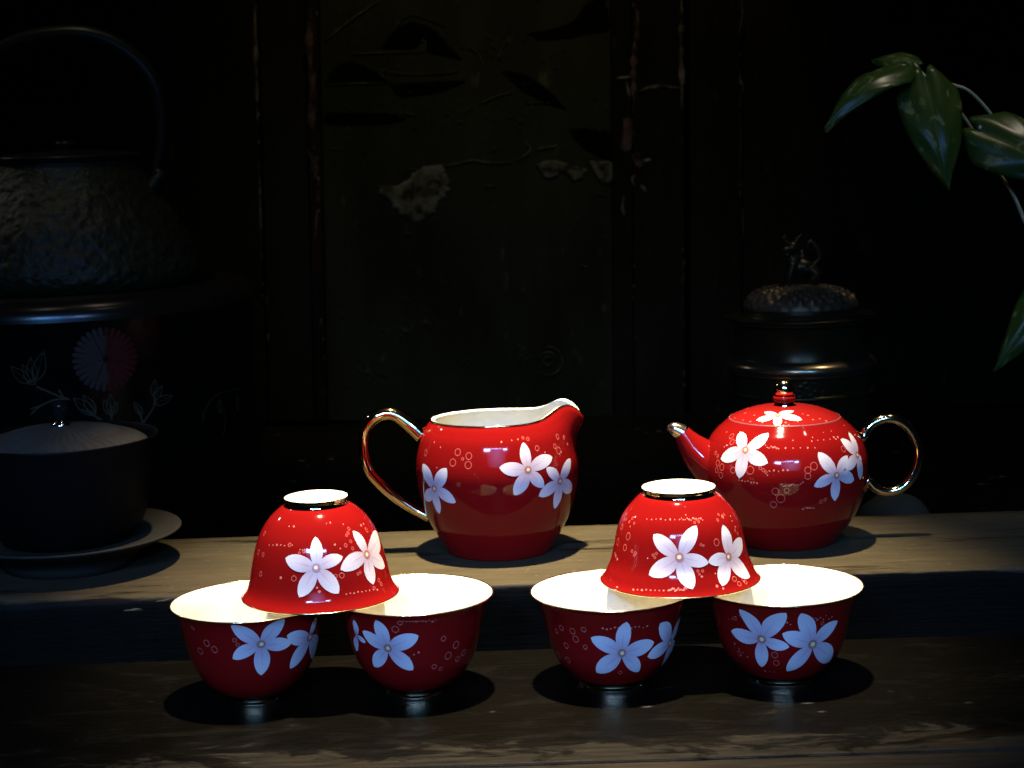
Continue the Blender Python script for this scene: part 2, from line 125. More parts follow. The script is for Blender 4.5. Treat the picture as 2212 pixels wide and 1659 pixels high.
JH= [(-0.0394, 0.0637, 0.005), (-0.0457, 0.0697, 0.0045), (-0.0528, 0.0749, 0.0038), (-0.0584, 0.0758, 0.0036), (-0.0645, 0.0736, 0.0037), (-0.0687, 0.0689, 0.0033), (-0.0705, 0.0619, 0.0027), (-0.0706, 0.0539, 0.0027), (-0.0685, 0.0454, 0.0028), (-0.0641, 0.0393, 0.0029), (-0.0577, 0.0325, 0.0028), (-0.0501, 0.0264, 0.0026), (-0.043, 0.0219, 0.0025), (-0.0368, 0.0188, 0.0028)]
TH= [(0.037, 0.0563), (0.0415, 0.0552), (0.0446, 0.0599), (0.0487, 0.0631), (0.0534, 0.0646), (0.0583, 0.0642), (0.0629, 0.0619), (0.0668, 0.0581), (0.0696, 0.0529), (0.071, 0.047), (0.0708, 0.0409), (0.0692, 0.0351), (0.0663, 0.0303), (0.0623, 0.0269), (0.0576, 0.0252), (0.0526, 0.0254), (0.0479, 0.0275), (0.044, 0.0313), (0.0405, 0.0267)]

# ------------------------------------------------------------------ mesh helpers
def mesh(name, verts, faces, mats, parent=None, smooth=True, loc=None, midx=None, uvs=None, normals=None, kind=None):
    me = bpy.data.meshes.new(name)
    me.from_pydata([tuple(map(float, v)) for v in verts], [], [tuple(int(i) for i in f) for f in faces])
    for m in (mats if isinstance(mats, (list, tuple)) else [mats]): me.materials.append(m)
    if midx is not None: me.polygons.foreach_set('material_index', midx)
    me.polygons.foreach_set('use_smooth', [smooth] * len(me.polygons))
    if uvs is not None:
        ul = me.uv_layers.new(name='UVMap'); vi = np.zeros(len(me.loops), int); me.loops.foreach_get('vertex_index', vi)
        ul.data.foreach_set('uv', np.array(uvs, float)[vi].ravel())
    me.update()
    if normals is not None: me.normals_split_custom_set_from_vertices([tuple(map(float, n)) for n in normals])
    o = bpy.data.objects.new(name, me); COL.objects.link(o)
    if parent is not None: o.parent = parent
    if loc is not None: o.location = loc
    if kind: o['kind'] = kind
    return o
def thing(name, label, cat, loc=(0, 0, 0), rot=(0, 0, 0), group=None):
    o = bpy.data.objects.new(name, None); COL.objects.link(o); o.empty_display_size = .01
    o.location = loc; o.rotation_euler = rot; o['label'] = label; o['category'] = cat
    if group: o['group'] = group
    return o
def tag(o, label, cat, group=None):
    o['label'] = label; o['category'] = cat
    if group: o['group'] = group
    return o
def revolve(zr, n=112, fn=None):
    """grid of a turned profile [(z, r)]; fn deforms (theta, r, z) -> (x, y, z)"""
    V = []; F = []
    for z, r in zr:
        for k in range(n):
            t = 2 * math.pi * k / n
            V.append(fn(t, r, z) if fn else (r * math.cos(t), r * math.sin(t), z))
    for i in range(len(zr) - 1):
        for k in range(n):
            a = i * n + k; b = i * n + (k + 1) % n
            F.append((a, b, b + n, a + n))
    return V, F
def lathe(name, zr, mat, parent=None, n=112, fn=None, loc=None, cap0=False, cap1=False, dense=0):
    if dense:
        s = Surf(zr, dense); zr = list(zip(s.z, s.r))
    V, F = revolve(zr, n, fn)
    if cap0: F.append(tuple(range(n - 1, -1, -1)))
    if cap1: b = (len(zr) - 1) * n; F.append(tuple(range(b, b + n)))
    return mesh(name, V, F, mat, parent, loc=loc)
def box(name, x0, x1, y0, y1, z0, z1, mat, parent=None, bev=.0008):
    bm = bmesh.new(); bmesh.ops.create_cube(bm, size=1)
    for v in bm.verts:
        v.co = Vector(((x0 + x1) / 2 + v.co.x * (x1 - x0), (y0 + y1) / 2 + v.co.y * (y1 - y0), (z0 + z1) / 2 + v.co.z * (z1 - z0)))
    if bev: bmesh.ops.bevel(bm, geom=bm.edges[:], offset=bev, segments=2, affect='EDGES', profile=.5)
    me = bpy.data.meshes.new(name); bm.to_mesh(me); bm.free(); me.materials.append(mat)
    o = bpy.data.objects.new(name, me); COL.objects.link(o)
    if parent is not None: o.parent = parent
    return o
def cr(P, n=8):
    P = [np.array(p, float) for p in P]; P = [2 * P[0] - P[1]] + P + [2 * P[-1] - P[-2]]; out = []
    for i in range(1, len(P) - 2):
        a, b, c_, d = P[i - 1:i + 3]
        for t in np.linspace(0, 1, n, endpoint=False):
            out.append(.5 * (2 * b + (-a + c_) * t + (2 * a - 5 * b + 4 * c_ - d) * t * t + (-a + 3 * b - 3 * c_ + d) * t ** 3))
    out.append(P[-2]); return np.array(out)
def tube(path, radii, ref=(0, 1, 0), flat=1.0, seg=20, n=8, cap=True):
    """sweep; path Nx3, radii in the bending plane, flat = width across / thickness"""
    Q = cr([tuple(p) + (r,) for p, r in zip(path, radii)], n); P = Q[:, :3]; R = Q[:, 3]
    T = np.gradient(P, axis=0); T /= np.linalg.norm(T, axis=1)[:, None]
    ref = np.array(ref, float); V = []; F = []
    for p, t, r in zip(P, T, R):
        b = ref - t * np.dot(ref, t); b /= np.linalg.norm(b); nn = np.cross(b, t)
        for k in range(seg):
            a = 2 * math.pi * k / seg
            V.append(p + nn * math.cos(a) * r + b * math.sin(a) * r * flat)
    for i in range(len(P) - 1):
        for k in range(seg):
            a = i * seg + k; b2 = i * seg + (k + 1) % seg
            F.append((a, b2, b2 + seg, a + seg))
    if cap:
        F.append(tuple(range(seg))[::-1]); o = (len(P) - 1) * seg; F.append(tuple(range(o, o + seg)))
    return V, F
def join(parts):
    V = []; F = []; M = []
    for i, p in enumerate(parts):
        o = len(V); V += list(p[0]); F += [tuple(k + o for k in f) for f in p[1]]
        M += [p[2] if len(p) > 2 else 0] * len(p[1])
    return V, F, M
def torus_g(R, r, z, n=112, seg=8):
    return revolve([(z + r * math.sin(2 * math.pi * k / seg), R + r * math.cos(2 * math.pi * k / seg)) for k in range(seg + 1)], n)
def ball_g(c, rx, ry=None, rz=None, n=14, m=9):
    ry = ry or rx; rz = rz or rx
    V, F = revolve([(-math.cos(math.pi * i / m), max(math.sin(math.pi * i / m), .001)) for i in range(m + 1)], n)
    return [(c[0] + v[0] * rx, c[1] + v[1] * ry, c[2] + v[2] * rz) for v in V], F

# ------------------------------------------------------------------ materials
def mat(name):
    m = bpy.data.materials.new(name); m.use_nodes = True; nt = m.node_tree
    return m, nt, nt.nodes['Principled BSDF']
def setp(b, **k):
    for n_, v in k.items():
        n_ = n_.replace('_', ' ')
        if n_ in b.inputs: b.inputs[n_].default_value = v if not isinstance(v, tuple) or len(v) != 3 else v + (1,)
def N(nt, t, **k):
    n_ = nt.nodes.new(t)
    for a, v in k.items():
        if a in n_.inputs: n_.inputs[a].default_value = v
        else: setattr(n_, a, v)
    return n_
def tc(nt, scale=(1, 1, 1), kind='Object'):
    t = N(nt, 'ShaderNodeTexCoord'); mp = N(nt, 'ShaderNodeMapping'); mp.inputs['Scale'].default_value = scale
    nt.links.new(t.outputs[kind], mp.inputs[0]); return mp.outputs[0]
def nz(nt, vec, scale, detail=6, rough=.6, dist=0):
    n_ = N(nt, 'ShaderNodeTexNoise'); n_.inputs['Scale'].default_value = scale; n_.inputs['Detail'].default_value = detail
    n_.inputs['Roughness'].default_value = rough; n_.inputs['Distortion'].default_value = dist
    nt.links.new(vec, n_.inputs['Vector']); return n_.outputs['Fac']
def ramp(nt, fac, stops):
    r = N(nt, 'ShaderNodeValToRGB'); e = r.color_ramp.elements
    while len(e) < len(stops): e.new(.5)
    for el, (p, c_) in zip(e, stops):
        el.position = p; el.color = (c_ if isinstance(c_, tuple) else (c_, c_, c_)) + (1,)
    nt.links.new(fac, r.inputs[0]); return r.outputs[0]
def mix(nt, f, a, b, mode='MIX'):
    m = N(nt, 'ShaderNodeMix'); m.data_type = 'RGBA'; m.blend_type = mode
    for i, v in ((0, f), (6, a), (7, b)):
        if isinstance(v, (int, float)): m.inputs[i].default_value = v
        elif isinstance(v, tuple): m.inputs[i].default_value = v + (1,) if len(v) == 3 else v
        else: nt.links.new(v, m.inputs[i])
    return m.outputs[2]
def mth(nt, op, a, b=None, c_=None):
    m = N(nt, 'ShaderNodeMath'); m.operation = op
    for i, v in enumerate((a, b, c_)):
        if v is None: continue
        if isinstance(v, (int, float)): m.inputs[i].default_value = v
        else: nt.links.new(v, m.inputs[i])
    return m.outputs[0]
def bump(nt, b, h, strength=.3, dist=.001):
    n_ = N(nt, 'ShaderNodeBump'); n_.inputs['Strength'].default_value = strength; n_.inputs['Distance'].default_value = dist
    nt.links.new(h, n_.inputs['Height']); nt.links.new(n_.outputs[0], b.inputs['Normal'])

def glaze(name, col, rough=.07, var=.12):
    m, nt, b = mat(name); v = tc(nt)
    f = nz(nt, v, 60, 4); dark = tuple(c_ * (1 - var) for c_ in col)
    nt.links.new(mix(nt, f, dark, col), b.inputs['Base Color'])
    r = nz(nt, v, 220, 3); nt.links.new(mth(nt, 'MULTIPLY_ADD', r, rough * .6, rough * .7), b.inputs['Roughness'])
    setp(b, IOR=1.5, Specular_IOR_Level=.21); bump(nt, b, nz(nt, v, 90, 2), .05, .0004)
    return m
RED = glaze('red_porcelain_glaze', (.155, .0036, .0032))
REDL = glaze('red_lid_glaze', (.19, .006, .005), .22)
WHITE = glaze('white_porcelain', (.58, .55, .43), .1, .03)
CREAM = glaze('cream_jug_lining', (.82, .78, .58), .1, .03)
def petal_mat():
    m, nt, b = mat('white_petal_print'); t = N(nt, 'ShaderNodeTexCoord'); s = N(nt, 'ShaderNodeSeparateXYZ')
    nt.links.new(t.outputs['UV'], s.inputs[0]); u, v = s.outputs[0], s.outputs[1]
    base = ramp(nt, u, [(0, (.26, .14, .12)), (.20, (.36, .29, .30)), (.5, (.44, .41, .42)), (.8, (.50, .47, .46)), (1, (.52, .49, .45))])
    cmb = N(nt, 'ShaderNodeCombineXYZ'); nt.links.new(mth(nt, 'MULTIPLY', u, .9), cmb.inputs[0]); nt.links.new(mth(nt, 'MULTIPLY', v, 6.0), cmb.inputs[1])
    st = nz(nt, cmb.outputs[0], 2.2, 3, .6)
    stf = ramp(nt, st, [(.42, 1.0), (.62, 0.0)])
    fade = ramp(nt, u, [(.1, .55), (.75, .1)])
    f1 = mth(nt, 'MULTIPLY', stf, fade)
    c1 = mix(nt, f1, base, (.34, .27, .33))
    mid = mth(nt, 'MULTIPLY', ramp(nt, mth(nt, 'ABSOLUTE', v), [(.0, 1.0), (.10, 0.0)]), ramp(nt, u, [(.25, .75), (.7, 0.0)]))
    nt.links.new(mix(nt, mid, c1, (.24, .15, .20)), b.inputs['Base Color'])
    setp(b, Roughness=.12); return m
PET = petal_mat()
def plain(name, col, rough=.3, metal=0.0, var=.15, sc=80, spec=None, bmp=0):
    m, nt, b = mat(name); f = nz(nt, tc(nt), sc, 5)
    nt.links.new(mix(nt, f, tuple(c_ * (1 - var) for c_ in col), tuple(min(1, c_ * (1 + var)) for c_ in col)), b.inputs['Base Color'])
    setp(b, Roughness=rough, Metallic=metal)
    if spec is not None: setp(b, Specular_IOR_Level=spec)
    elif max(col) < .07: setp(b, Specular_IOR_Level=.06)
    if bmp: bump(nt, b, f, bmp, .002)
    return m
HEART = plain('flower_heart_print', (.25, .12, .10), .15)
STAM = plain('stamen_print', (.62, .46, .22), .15)
TRAC = plain('gilt_tracery_print', (.34, .055, .040), .15)
TRACD = plain('gilt_dot_print', (.46, .12, .09), .15)
SEAM = plain('lid_seam', (.16, .05, .05), .4)
GOLD = plain('polished_gold', (.86, .66, .36), .07, 1.0, .05)
PGOLD = plain('pale_gold', (.90, .70, .40), .09, 1.0, .05)
TIPM = plain('brushed_pale_gold', (.80, .72, .55), .2, 1.0, .05)
RIMG = plain('rim_gold', (.95, .72, .40), .16, 1.0, .05)
BANDG = plain('band_metal', (.62, .46, .25), .045, 1.0, .04)

def wood_dark():
    m, nt, b = mat('worn_black_table_wood'); v = tc(nt, (.42, 1, 1)); v2 = tc(nt)
    s = N(nt, 'ShaderNodeSeparateXYZ'); nt.links.new(v2, s.inputs[0]); y = s.outputs[1]
    n1 = nz(nt, v, 55, 9, .70, .9); n2 = nz(nt, v, 17, 7, .62, .5); n3 = nz(nt, v2, 9, 3)
    edge = mth(nt, 'MULTIPLY_ADD', ramp(nt, mth(nt, 'MULTIPLY_ADD', y, -8.0, .0), [(.42, 0.0), (.78, 1.0)]), .30, -.11)
    a = mth(nt, 'ADD', n1, edge)
    fg = nz(nt, tc(nt, (.07, 1, 1)), 330, 7, .75)
    w1 = ramp(nt, a, [(.545, 0.0), (.60, 1.0)])
    w2 = ramp(nt, mth(nt, 'ADD', n2, edge), [(.57, 0.0), (.84, 1.0)])
    base = mix(nt, n3, (.0008, .0007, .0005), (.0022, .0019, .0012))
    brown = mix(nt, fg, (.0060, .0036, .0018), (.040, .026, .012))
    c1 = mix(nt, mth(nt, 'MULTIPLY', w2, .85), base, brown)
    grey = mix(nt, n3, (.046, .040, .027), (.018, .016, .012))
    c2 = mix(nt, mth(nt, 'MULTIPLY', w1, mth(nt, 'MULTIPLY', ramp(nt, fg, [(.36, .10), (.62, 1.0)]), .5)), c1, grey)
    vo = N(nt, 'ShaderNodeTexVoronoi'); vo.inputs['Scale'].default_value = 75; nt.links.new(tc(nt, (.45, 1, 1)), vo.inputs['Vector'])
    sp = mth(nt, 'MULTIPLY', ramp(nt, vo.outputs['Distance'], [(.05, 1.0), (.13, 0.0)]), ramp(nt, nz(nt, v2, 22, 3), [(.56, 0.0), (.62, 1.0)]))
    c3 = mix(nt, mth(nt, 'MULTIPLY', sp, .6), c2, (.09, .08, .06))
    nt.links.new(c3, b.inputs['Base Color'])
    nt.links.new(ramp(nt, a, [(.4, .30), (.7, .8)]), b.inputs['Roughness']); setp(b, Specular_IOR_Level=.05)
    bump(nt, b, mth(nt, 'ADD', n1, fg), .5, .0012); return m
TABW = wood_dark()
def shelf_top():
    m, nt, b = mat('worn_shelf_wood'); v = tc(nt, (.14, 1, 1)); v2 = tc(nt)
    s = N(nt, 'ShaderNodeSeparateXYZ'); nt.links.new(v2, s.inputs[0]); x, y, z = s.outputs
    n1 = nz(nt, v, 120, 8, .7, .3); n2 = nz(nt, v2, 26, 5, .6); n3 = nz(nt, v, 40, 6, .7)
    c1 = mix(nt, n2, (.074, .060, .032), (.036, .029, .015))
    fg = nz(nt, tc(nt, (.05, 1, 1)), 420, 6, .75)
    c1 = mix(nt, ramp(nt, fg, [(.38, .55), (.60, 0.0)]), c1, (.022, .017, .010))
    bl = nz(nt, v2, 9, 5, .6, .6)
    c1 = mix(nt, ramp(nt, bl, [(.50, 0.0), (.66, .5)]), c1, (.030, .023, .015))
    c2 = mix(nt, ramp(nt, n1, [(.35, .45), (.62, 0.0)]), c1, (.034, .028, .018))
    c2 = mix(nt, ramp(nt, nz(nt, v2, 300, 3), [(.64, 0.0), (.74, .5)]), c2, (.12, .105, .08))
    # the black paint survives below the worn front edge, ragged line
    h = mth(nt, 'ADD', mth(nt, 'MULTIPLY_ADD', y, 120., -.0775 * 120 + .75), mth(nt, 'MULTIPLY_ADD', n3, 1.7, -.85))
    leftw = ramp(nt, mth(nt, 'MULTIPLY_ADD', x, 3.0, 1.0), [(.20, 1.0), (.5, 0.0)])
    thr = mth(nt, 'MULTIPLY_ADD', z, 260., -.0325 * 260)
    worn = ramp(nt, mth(nt, 'ADD', mth(nt, 'ADD', thr, .5), mth(nt, 'MULTIPLY', mth(nt, 'SUBTRACT', n3, .5), 4.2)), [(.25, 0.0), (.6, 1.0)])
    c3 = mix(nt, worn, mix(nt, n2, (.0024, .0019, .0010), (.0052, .0040, .0020)), c2)
    nt.links.new(c3, b.inputs['Base Color']); nt.links.new(ramp(nt, worn, [(0, .45), (1, .62)]), b.inputs['Roughness'])
    setp(b, Specular_IOR_Level=.04); bump(nt, b, mth(nt, 'ADD', n1, fg), .45, .0007); return m
SHELF = shelf_top()
def panel_mat(name, c0, c1, sc=14, rough=.55, sharp=(.3, .7), zs=.35):
    m, nt, b = mat(name); v = tc(nt, (1, 1, zs)); n1 = nz(nt, v, sc, 8, .65); n2 = nz(nt, v, sc * 9, 5); n1 = ramp(nt, n1, [(sharp[0], 0.0), (sharp[1], 1.0)])
    cr_ = N(nt, 'ShaderNodeTexVoronoi'); cr_.feature = 'DISTANCE_TO_EDGE'; cr_.inputs['Scale'].default_value = 60
    nv_ = N(nt, 'ShaderNodeMapping'); nt.links.new(mix(nt, .10, tc(nt, (1, 1, .5)), mix(nt, 1.0, (.5, .5, .5), (.5, .5, .5))), nv_.inputs[0]); nt.links.new(nv_.outputs[0], cr_.inputs['Vector'])
    crk = mth(nt, 'MULTIPLY', ramp(nt, cr_.outputs[0], [(.0, 1.0), (.02, 0.0)]), ramp(nt, nz(nt, v, 16, 3), [(.58, 0.0), (.70, .25)]))
    cc = mix(nt, n1, c0, c1); cc = mix(nt, crk, cc, tuple(k * 2.2 for k in c1)); cc = mix(nt, ramp(nt, n2, [(.62, 0.0), (.72, .5)]), cc, tuple(k * 2.6 for k in c1))
    nt.links.new(cc, b.inputs['Base Color']); setp(b, Roughness=.9, Specular_IOR_Level=.0); bump(nt, b, n2, .3, .0006); return m
STILE = panel_mat('black_cabinet_lacquer', (.0016, .0015, .0008), (.0050, .0044, .0022))
OLIVE = panel_mat('olive_painted_panel', (.0030, .0030, .0013), (.0100, .0100, .0044), 9)
BLACKP = plain('matt_black', (.0010, .0009, .0004), .95, 0, .3, 80, 0.0)
REDW = panel_mat('worn_red_moulding', (.0025, .0016, .0010), (.0060, .0032, .0020), 30)
WORNP = panel_mat('worn_edge_primer', (.0040, .0036, .0018), (.045, .037, .020), 70, .7, (.42, .60), 1.0)
WORNR = panel_mat('flaked_red_primer', (.0040, .0028, .0016), (.026, .015, .010), 60, .7, (.42, .60), 1.0)
OCHRE = panel_mat('ochre_paint_line', (.0050, .0048, .0018), (.032, .028, .012), 120, .6, (.35, .62), 1.0)
FLAKE = panel_mat('bare_gesso_patch', (.0045, .0042, .0018), (.034, .030, .016), 75, .7, (.40, .60), 1.0)
IRON = plain('rough_black_iron', (.010, .0092, .0036), .40, .0, .5, 200, .11, .7)
IRONS = plain('smooth_black_iron', (.005, .005, .003), .32, .0, .2, 80, .07)
LACQ = plain('black_lacquer', (.0018, .0016, .0012), .17, 0, .2, 80, .08)
BROWNL = plain('brown_lacquer_rim', (.0075, .0042, .0020), .24, 0, .4, 80, .42)
CER = plain('dark_blue_stoneware', (.0024, .0023, .0020), .42, 0, .3)
LIDC = plain('grey_lid_stoneware', (.040, .034, .025), .65, 0, .35, 240)
SAUC = plain('grey_saucer_stoneware', (.022, .020, .015), .6, 0, .25, 140)
SILV = plain('silver_finial', (.7, .68, .64), .12, 1.0)
DGLASS = plain('dark_glossy_knob', (.006, .006, .005), .08, 0, .2, 80, .15)
BRONZE = plain('dark_bronze', (.034, .023, .012), .42, .5, .4, 200)
BRONZB = plain('blackened_bronze', (.014, .010, .004), .30, .6, .25, 120)
BRASS = plain('rubbed_brass_ring', (.150, .110, .060), .24, .95, .25, 60)
STONE = plain('dim_grey_stone', (.010, .011, .008), .8, 0, .3, 90, .1)
STEM = plain('pale_plant_stem', (.20, .20, .11), .5, 0, .2)
MUMR = plain('red_chrysanthemum_paint', (.036, .005, .004), .4)
MUMSHEEN = plain('grey_chrysanthemum_sheen', (.024, .017, .013), .4)  # greys the red flower's left half, a light sheen put into the colour
BRPAINT = plain('faded_gilt_branch_paint', (.034, .027, .014), .5)
def leaf_mat():
    m, nt, b = mat('glossy_variegated_leaf'); t = N(nt, 'ShaderNodeTexCoord'); s = N(nt, 'ShaderNodeSeparateXYZ')
    nt.links.new(t.outputs['UV'], s.inputs[0]); u, v = s.outputs[0], s.outputs[1]
    mp = N(nt, 'ShaderNodeMapping'); mp.inputs['Scale'].default_value = (2.2, 1.4, 1); nt.links.new(t.outputs['UV'], mp.inputs[0])
    f = nz(nt, mp.outputs[0], 2.6, 4, .6, .4)
    base = mix(nt, nz(nt, tc(nt), 90, 4), (.010, .022, .0030), (.020, .038, .0060))
    c1 = mix(nt, ramp(nt, f, [(.56, 0.0), (.62, .85)]), base, (.075, .088, .034))
    mid = ramp(nt, mth(nt, 'ABSOLUTE', mth(nt, 'ADD', v, -.5)), [(.0, .45), (.02, 0.0)])
    nt.links.new(mix(nt, mid, c1, (.04, .06, .018)), b.inputs['Base Color']); setp(b, Roughness=.30, Specular_IOR_Level=.11); return m
LEAF = leaf_mat()

# ------------------------------------------------------------------ printed decoration that follows a turned surface
def smap(surf, fn=None, inv=False):
    def f(th, s, off=0.0):
        def p(t, u):
            r, z = surf.at(u)
            return np.array(fn(t, r, z) if fn else (r * math.cos(t), r * math.sin(t), z))
        e = 1e-4; P = p(th, s); s1 = min(s + e, surf.s[-1]); s0 = max(s - e, 0)
        n_ = np.cross(p(th + .003, s) - p(th - .003, s), p(th, s1) - p(th, s0)); n_ /= (np.linalg.norm(n_) + 1e-12)
        return P + n_ * off, n_
    return f
def pmap(surf):                      # planar (x, y) addressing, for the lid
    m = smap(surf)
    def f(x, y, off=0.0):
        r = math.hypot(x, y); i = np.argsort(surf.r); s = float(np.interp(r, surf.r[i], surf.s[i]))
        return m(math.atan2(y, x), s, off)
    return f
def petal2d(ax, ay, bx, by, hw, bend, nu=14, nv=4):
    L = math.hypot(bx - ax, by - ay); dx, dy = (bx - ax) / L, (by - ay) / L; P = []; UV = []; F = []
    for i in range(nu + 1):
        u = i / nu
        wd = hw * L * (u ** .85 * (1 - u) ** .76) / .352 + hw * L * .047 * (1 - u) ** 2
        if i == nu: wd = .0
        for j in range(nv + 1):
            v = -1 + 2 * j / nv; c_ = bend * L * math.sin(math.pi * u)
            P.append((ax + dx * u * L - dy * (v * wd + c_), ay + dy * u * L + dx * (v * wd + c_))); UV.append((u, v))
    for i in range(nu):
        for j in range(nv):
            a = i * (nv + 1) + j; F.append((a, a + 1, a + nv + 2, a + nv + 1))
    return P, UV, F
def disc2d(cx, cy, r, n=10, sx=1.0):
    return [(cx, cy)] + [(cx + r * math.cos(2 * math.pi * k / n) * sx, cy + r * math.sin(2 * math.pi * k / n)) for k in range(n)], \
        [(0, 1 + k, 1 + (k + 1) % n) for k in range(n)]
def flower(fmap, r0, data, parent, seed, planar=False, hw=.238):
    """one printed five-petalled blossom, a single thin transfer on the glaze"""
    rnd = random.Random(seed); (ct, cs), tips = data; k = 1 if planar else r0
    V = []; F = []; M = []; UV = []; NO = []
    def put(P2, UV2, F2, mi, off):
        o = len(V)
        for (a, b), uv in zip(P2, UV2):
            p, n_ = fmap(a / k, b, off); V.append(p); NO.append(n_); UV.append(uv)
        for f in F2: F.append(tuple(i + o for i in f)); M.append(mi)
    c0 = (ct * k, cs); Ls = []
    tl = [(t[0] * k, t[1]) for t in tips if t]
    for i, (tx, ty) in enumerate(tl):
        P2, UV2, F2 = petal2d(c0[0], c0[1], tx, ty, hw * rnd.uniform(.92, 1.1), rnd.uniform(-.05, .05))
        put(P2, UV2, F2, 0, 5e-5 + i * 1.6e-5); Ls.append(math.hypot(tx - c0[0], ty - c0[1]))
    L = sorted(Ls)[len(Ls) // 2]
    P2, F2 = disc2d(c0[0], c0[1], L * .13, 14); put(P2, [(0, 0)] * len(P2), F2, 1, 1.6e-4)
    P2, F2 = disc2d(c0[0] + L * .01, c0[1], L * .06, 12); put(P2, [(0, 0)] * len(P2), F2, 2, 1.9e-4)
    # orient faces outwards
    fixed = []
    for f in F:
        a, b, c_ = (np.array(V[f[0]]), np.array(V[f[1]]), np.array(V[f[2]]))
        fixed.append(f if np.dot(np.cross(b - a, c_ - a), NO[f[0]]) >= 0 else f[::-1])
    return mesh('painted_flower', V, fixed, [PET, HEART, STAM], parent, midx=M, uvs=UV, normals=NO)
def tracery(fmap, r0, rings, dots, parent, planar=False, surf=None, extra=0, seed=0, srange=(.2, .9)):
    V = []; F = []; M = []; NO = []; k = 1 if planar else r0
    rnd = random.Random(seed); rings = list(rings); dots = list(dots)
    for e in range(extra):           # the same sprigs go on round the back
        t0 = rnd.uniform(.35, 2.8); s0 = surf.s[-1] * rnd.uniform(*srange)
        if planar or surf is None: break
        sg = -1 if parent.rotation_euler[0] > 1 else 1
        t0 *= sg
        for q in range(4): rings.append((t0 + rnd.uniform(-.09, .09), s0 + rnd.uniform(-.003, .003), rnd.choice([.5, .9, 1.3])))
        for q in range(5): dots.append((t0 + .12 + q * .05, s0 + rnd.uniform(-.0008, .0008), .3))
    def put(P2, F2, mi, off):
        o = len(V)
        for a, b in P2:
            if not planar: b = min(max(b, 1e-4), surf.s[-1] - 1e-4)
            p, n_ = fmap(a / k, b, off); V.append(p); NO.append(n_)
        for f in F2:
            f = tuple(i + o for i in f); a, b, c_ = (np.array(V[f[j]]) for j in range(3))
            F.append(f if np.dot(np.cross(b - a, c_ - a), NO[f[0]]) >= 0 else f[::-1]); M.append(mi)
    for a, b, r in rings:
        r *= .00125; n = 18; w_ = .00023; P2 = []
        for q in range(n):
            t = 2 * math.pi * q / n
            for rr in (r - w_, r + w_): P2.append((a * k + rr * math.cos(t), b + rr * math.sin(t) * 1.05))
        put(P2, [(2 * q, 2 * q + 1, (2 * q + 3) % (2 * n), (2 * q + 2) % (2 * n)) for q in range(n)], 0, 3e-5)
        if r > .0009:
            P2, F2 = disc2d(a * k, b - r * 1.02, .00028, 8); put(P2, F2, 1, 3.4e-5)
    for a, b, r in dots:
        P2, F2 = disc2d(a * k, b, r * .00135, 8); put(P2, F2, 1, 3e-5)
    if V: return mesh('gilt_tracery', V, F, [TRAC, TRACD], parent, midx=M, normals=NO, kind='stuff')

# ------------------------------------------------------------------ the tea cups
def make_cup(label, surf, ratio, loc, inverted, key, flowers, seed, rotz=0):
    H = surf.z[-1]; zf = surf.z[0]; rf = surf.r[0]; top = H + .0006
    t = thing('tea_cup', label, 'tea cup', (loc[0], loc[1], loc[2] + (top if inverted else 0)), (math.pi, 0, 0) if inverted else (0, 0, 0),
              'small red flowered porcelain tea cups')
    zs = list(zip(surf.z, surf.r))[::6]
    if zs[-1] != (surf.z[-1], surf.r[-1]): zs.append((surf.z[-1], surf.r[-1]))
    lathe('body', zs, RED, t)
    # white lining, wall thins towards the lip
    inner = []
    for z, r in zs[::-1]:
        q = (H - z) / (H - zf); th = .0007 + .0016 * q
        if z > zf + .006: inner.append((z + (.0 if q == 0 else .0000), r - th))
    inner = [(H + .0002, surf.r[-1] - .0002)] + inner
    rl, zl = inner[-1][1], inner[-1][0]
    inner += [(zl - .0012, rl * .88), (zl - .002, rl * .7), (zl - .0025, rl * .4), (zl - .0026, .0004)]
    lathe('lining', inner[::-1], WHITE, t)
    V, F = torus_g(surf.r[-1] - .00015, .00034, H + .0001); mesh('gilt_rim', V, F, RIMG, t)
    # gilt foot band and white footed base
    lathe('foot_band', [(zf + .0004, rf + .0004), (zf - .0004, rf - .0001), (zf * .45, rf - .0003), (.0006, rf + .0003), (.0002, rf + .0002)], BANDG, t)
    lathe('foot_base', [(.0001, rf + .0001), (-.00005 + .0001, rf - .0003), (.0001, rf - .0013), (.0008, rf - .0021), (.0014, rf * .7), (.0015, .0003)], WHITE, t)
    fm = smap(surf); rm = float(surf.r.max()) * .85
    for i, fk in enumerate(flowers): flower(fm, rm, F_[fk], t, seed + i)
    tracery(fm, rm, RING.get(key, []), DOT.get(key, []), t, surf=surf, extra=9, seed=seed)
    return t
F_ = F
make_cup('red tea cup standing at far left under the left upside-down cup', cupA2, 1, (-.124, .0052, 0), False, 'c1', ['c10', 'c11'], 1)
make_cup('red tea cup second from left, single large blue-white flower at its left side', cupA2, 1, (-.0488, .0076, 0), False, 'c2', ['c20', 'c21'], 11)
make_cup('red tea cup third from left in the bottom row, under the right upside-down cup', cupB, 1, (.0433, .0118, 0), False, 'c3', ['c30', 'c31'], 21)
make_cup('red tea cup at the right end of the bottom row with two full flowers', cupB, 1, (.1226, .0113, 0), False, 'c4', ['c40', 'c41'], 31)
make_cup('upside-down red tea cup bridging the rims of the two left cups', cupA, 1, (-.0922, .0112, .0467), True, 'iL', ['iL0', 'iL1'], 41)
make_cup('upside-down red tea cup bridging the rims of the two right cups before the teapot', cupB, 1, (.0769, .0268, .0447), True, 'iR', ['iR0', 'iR1'], 51)

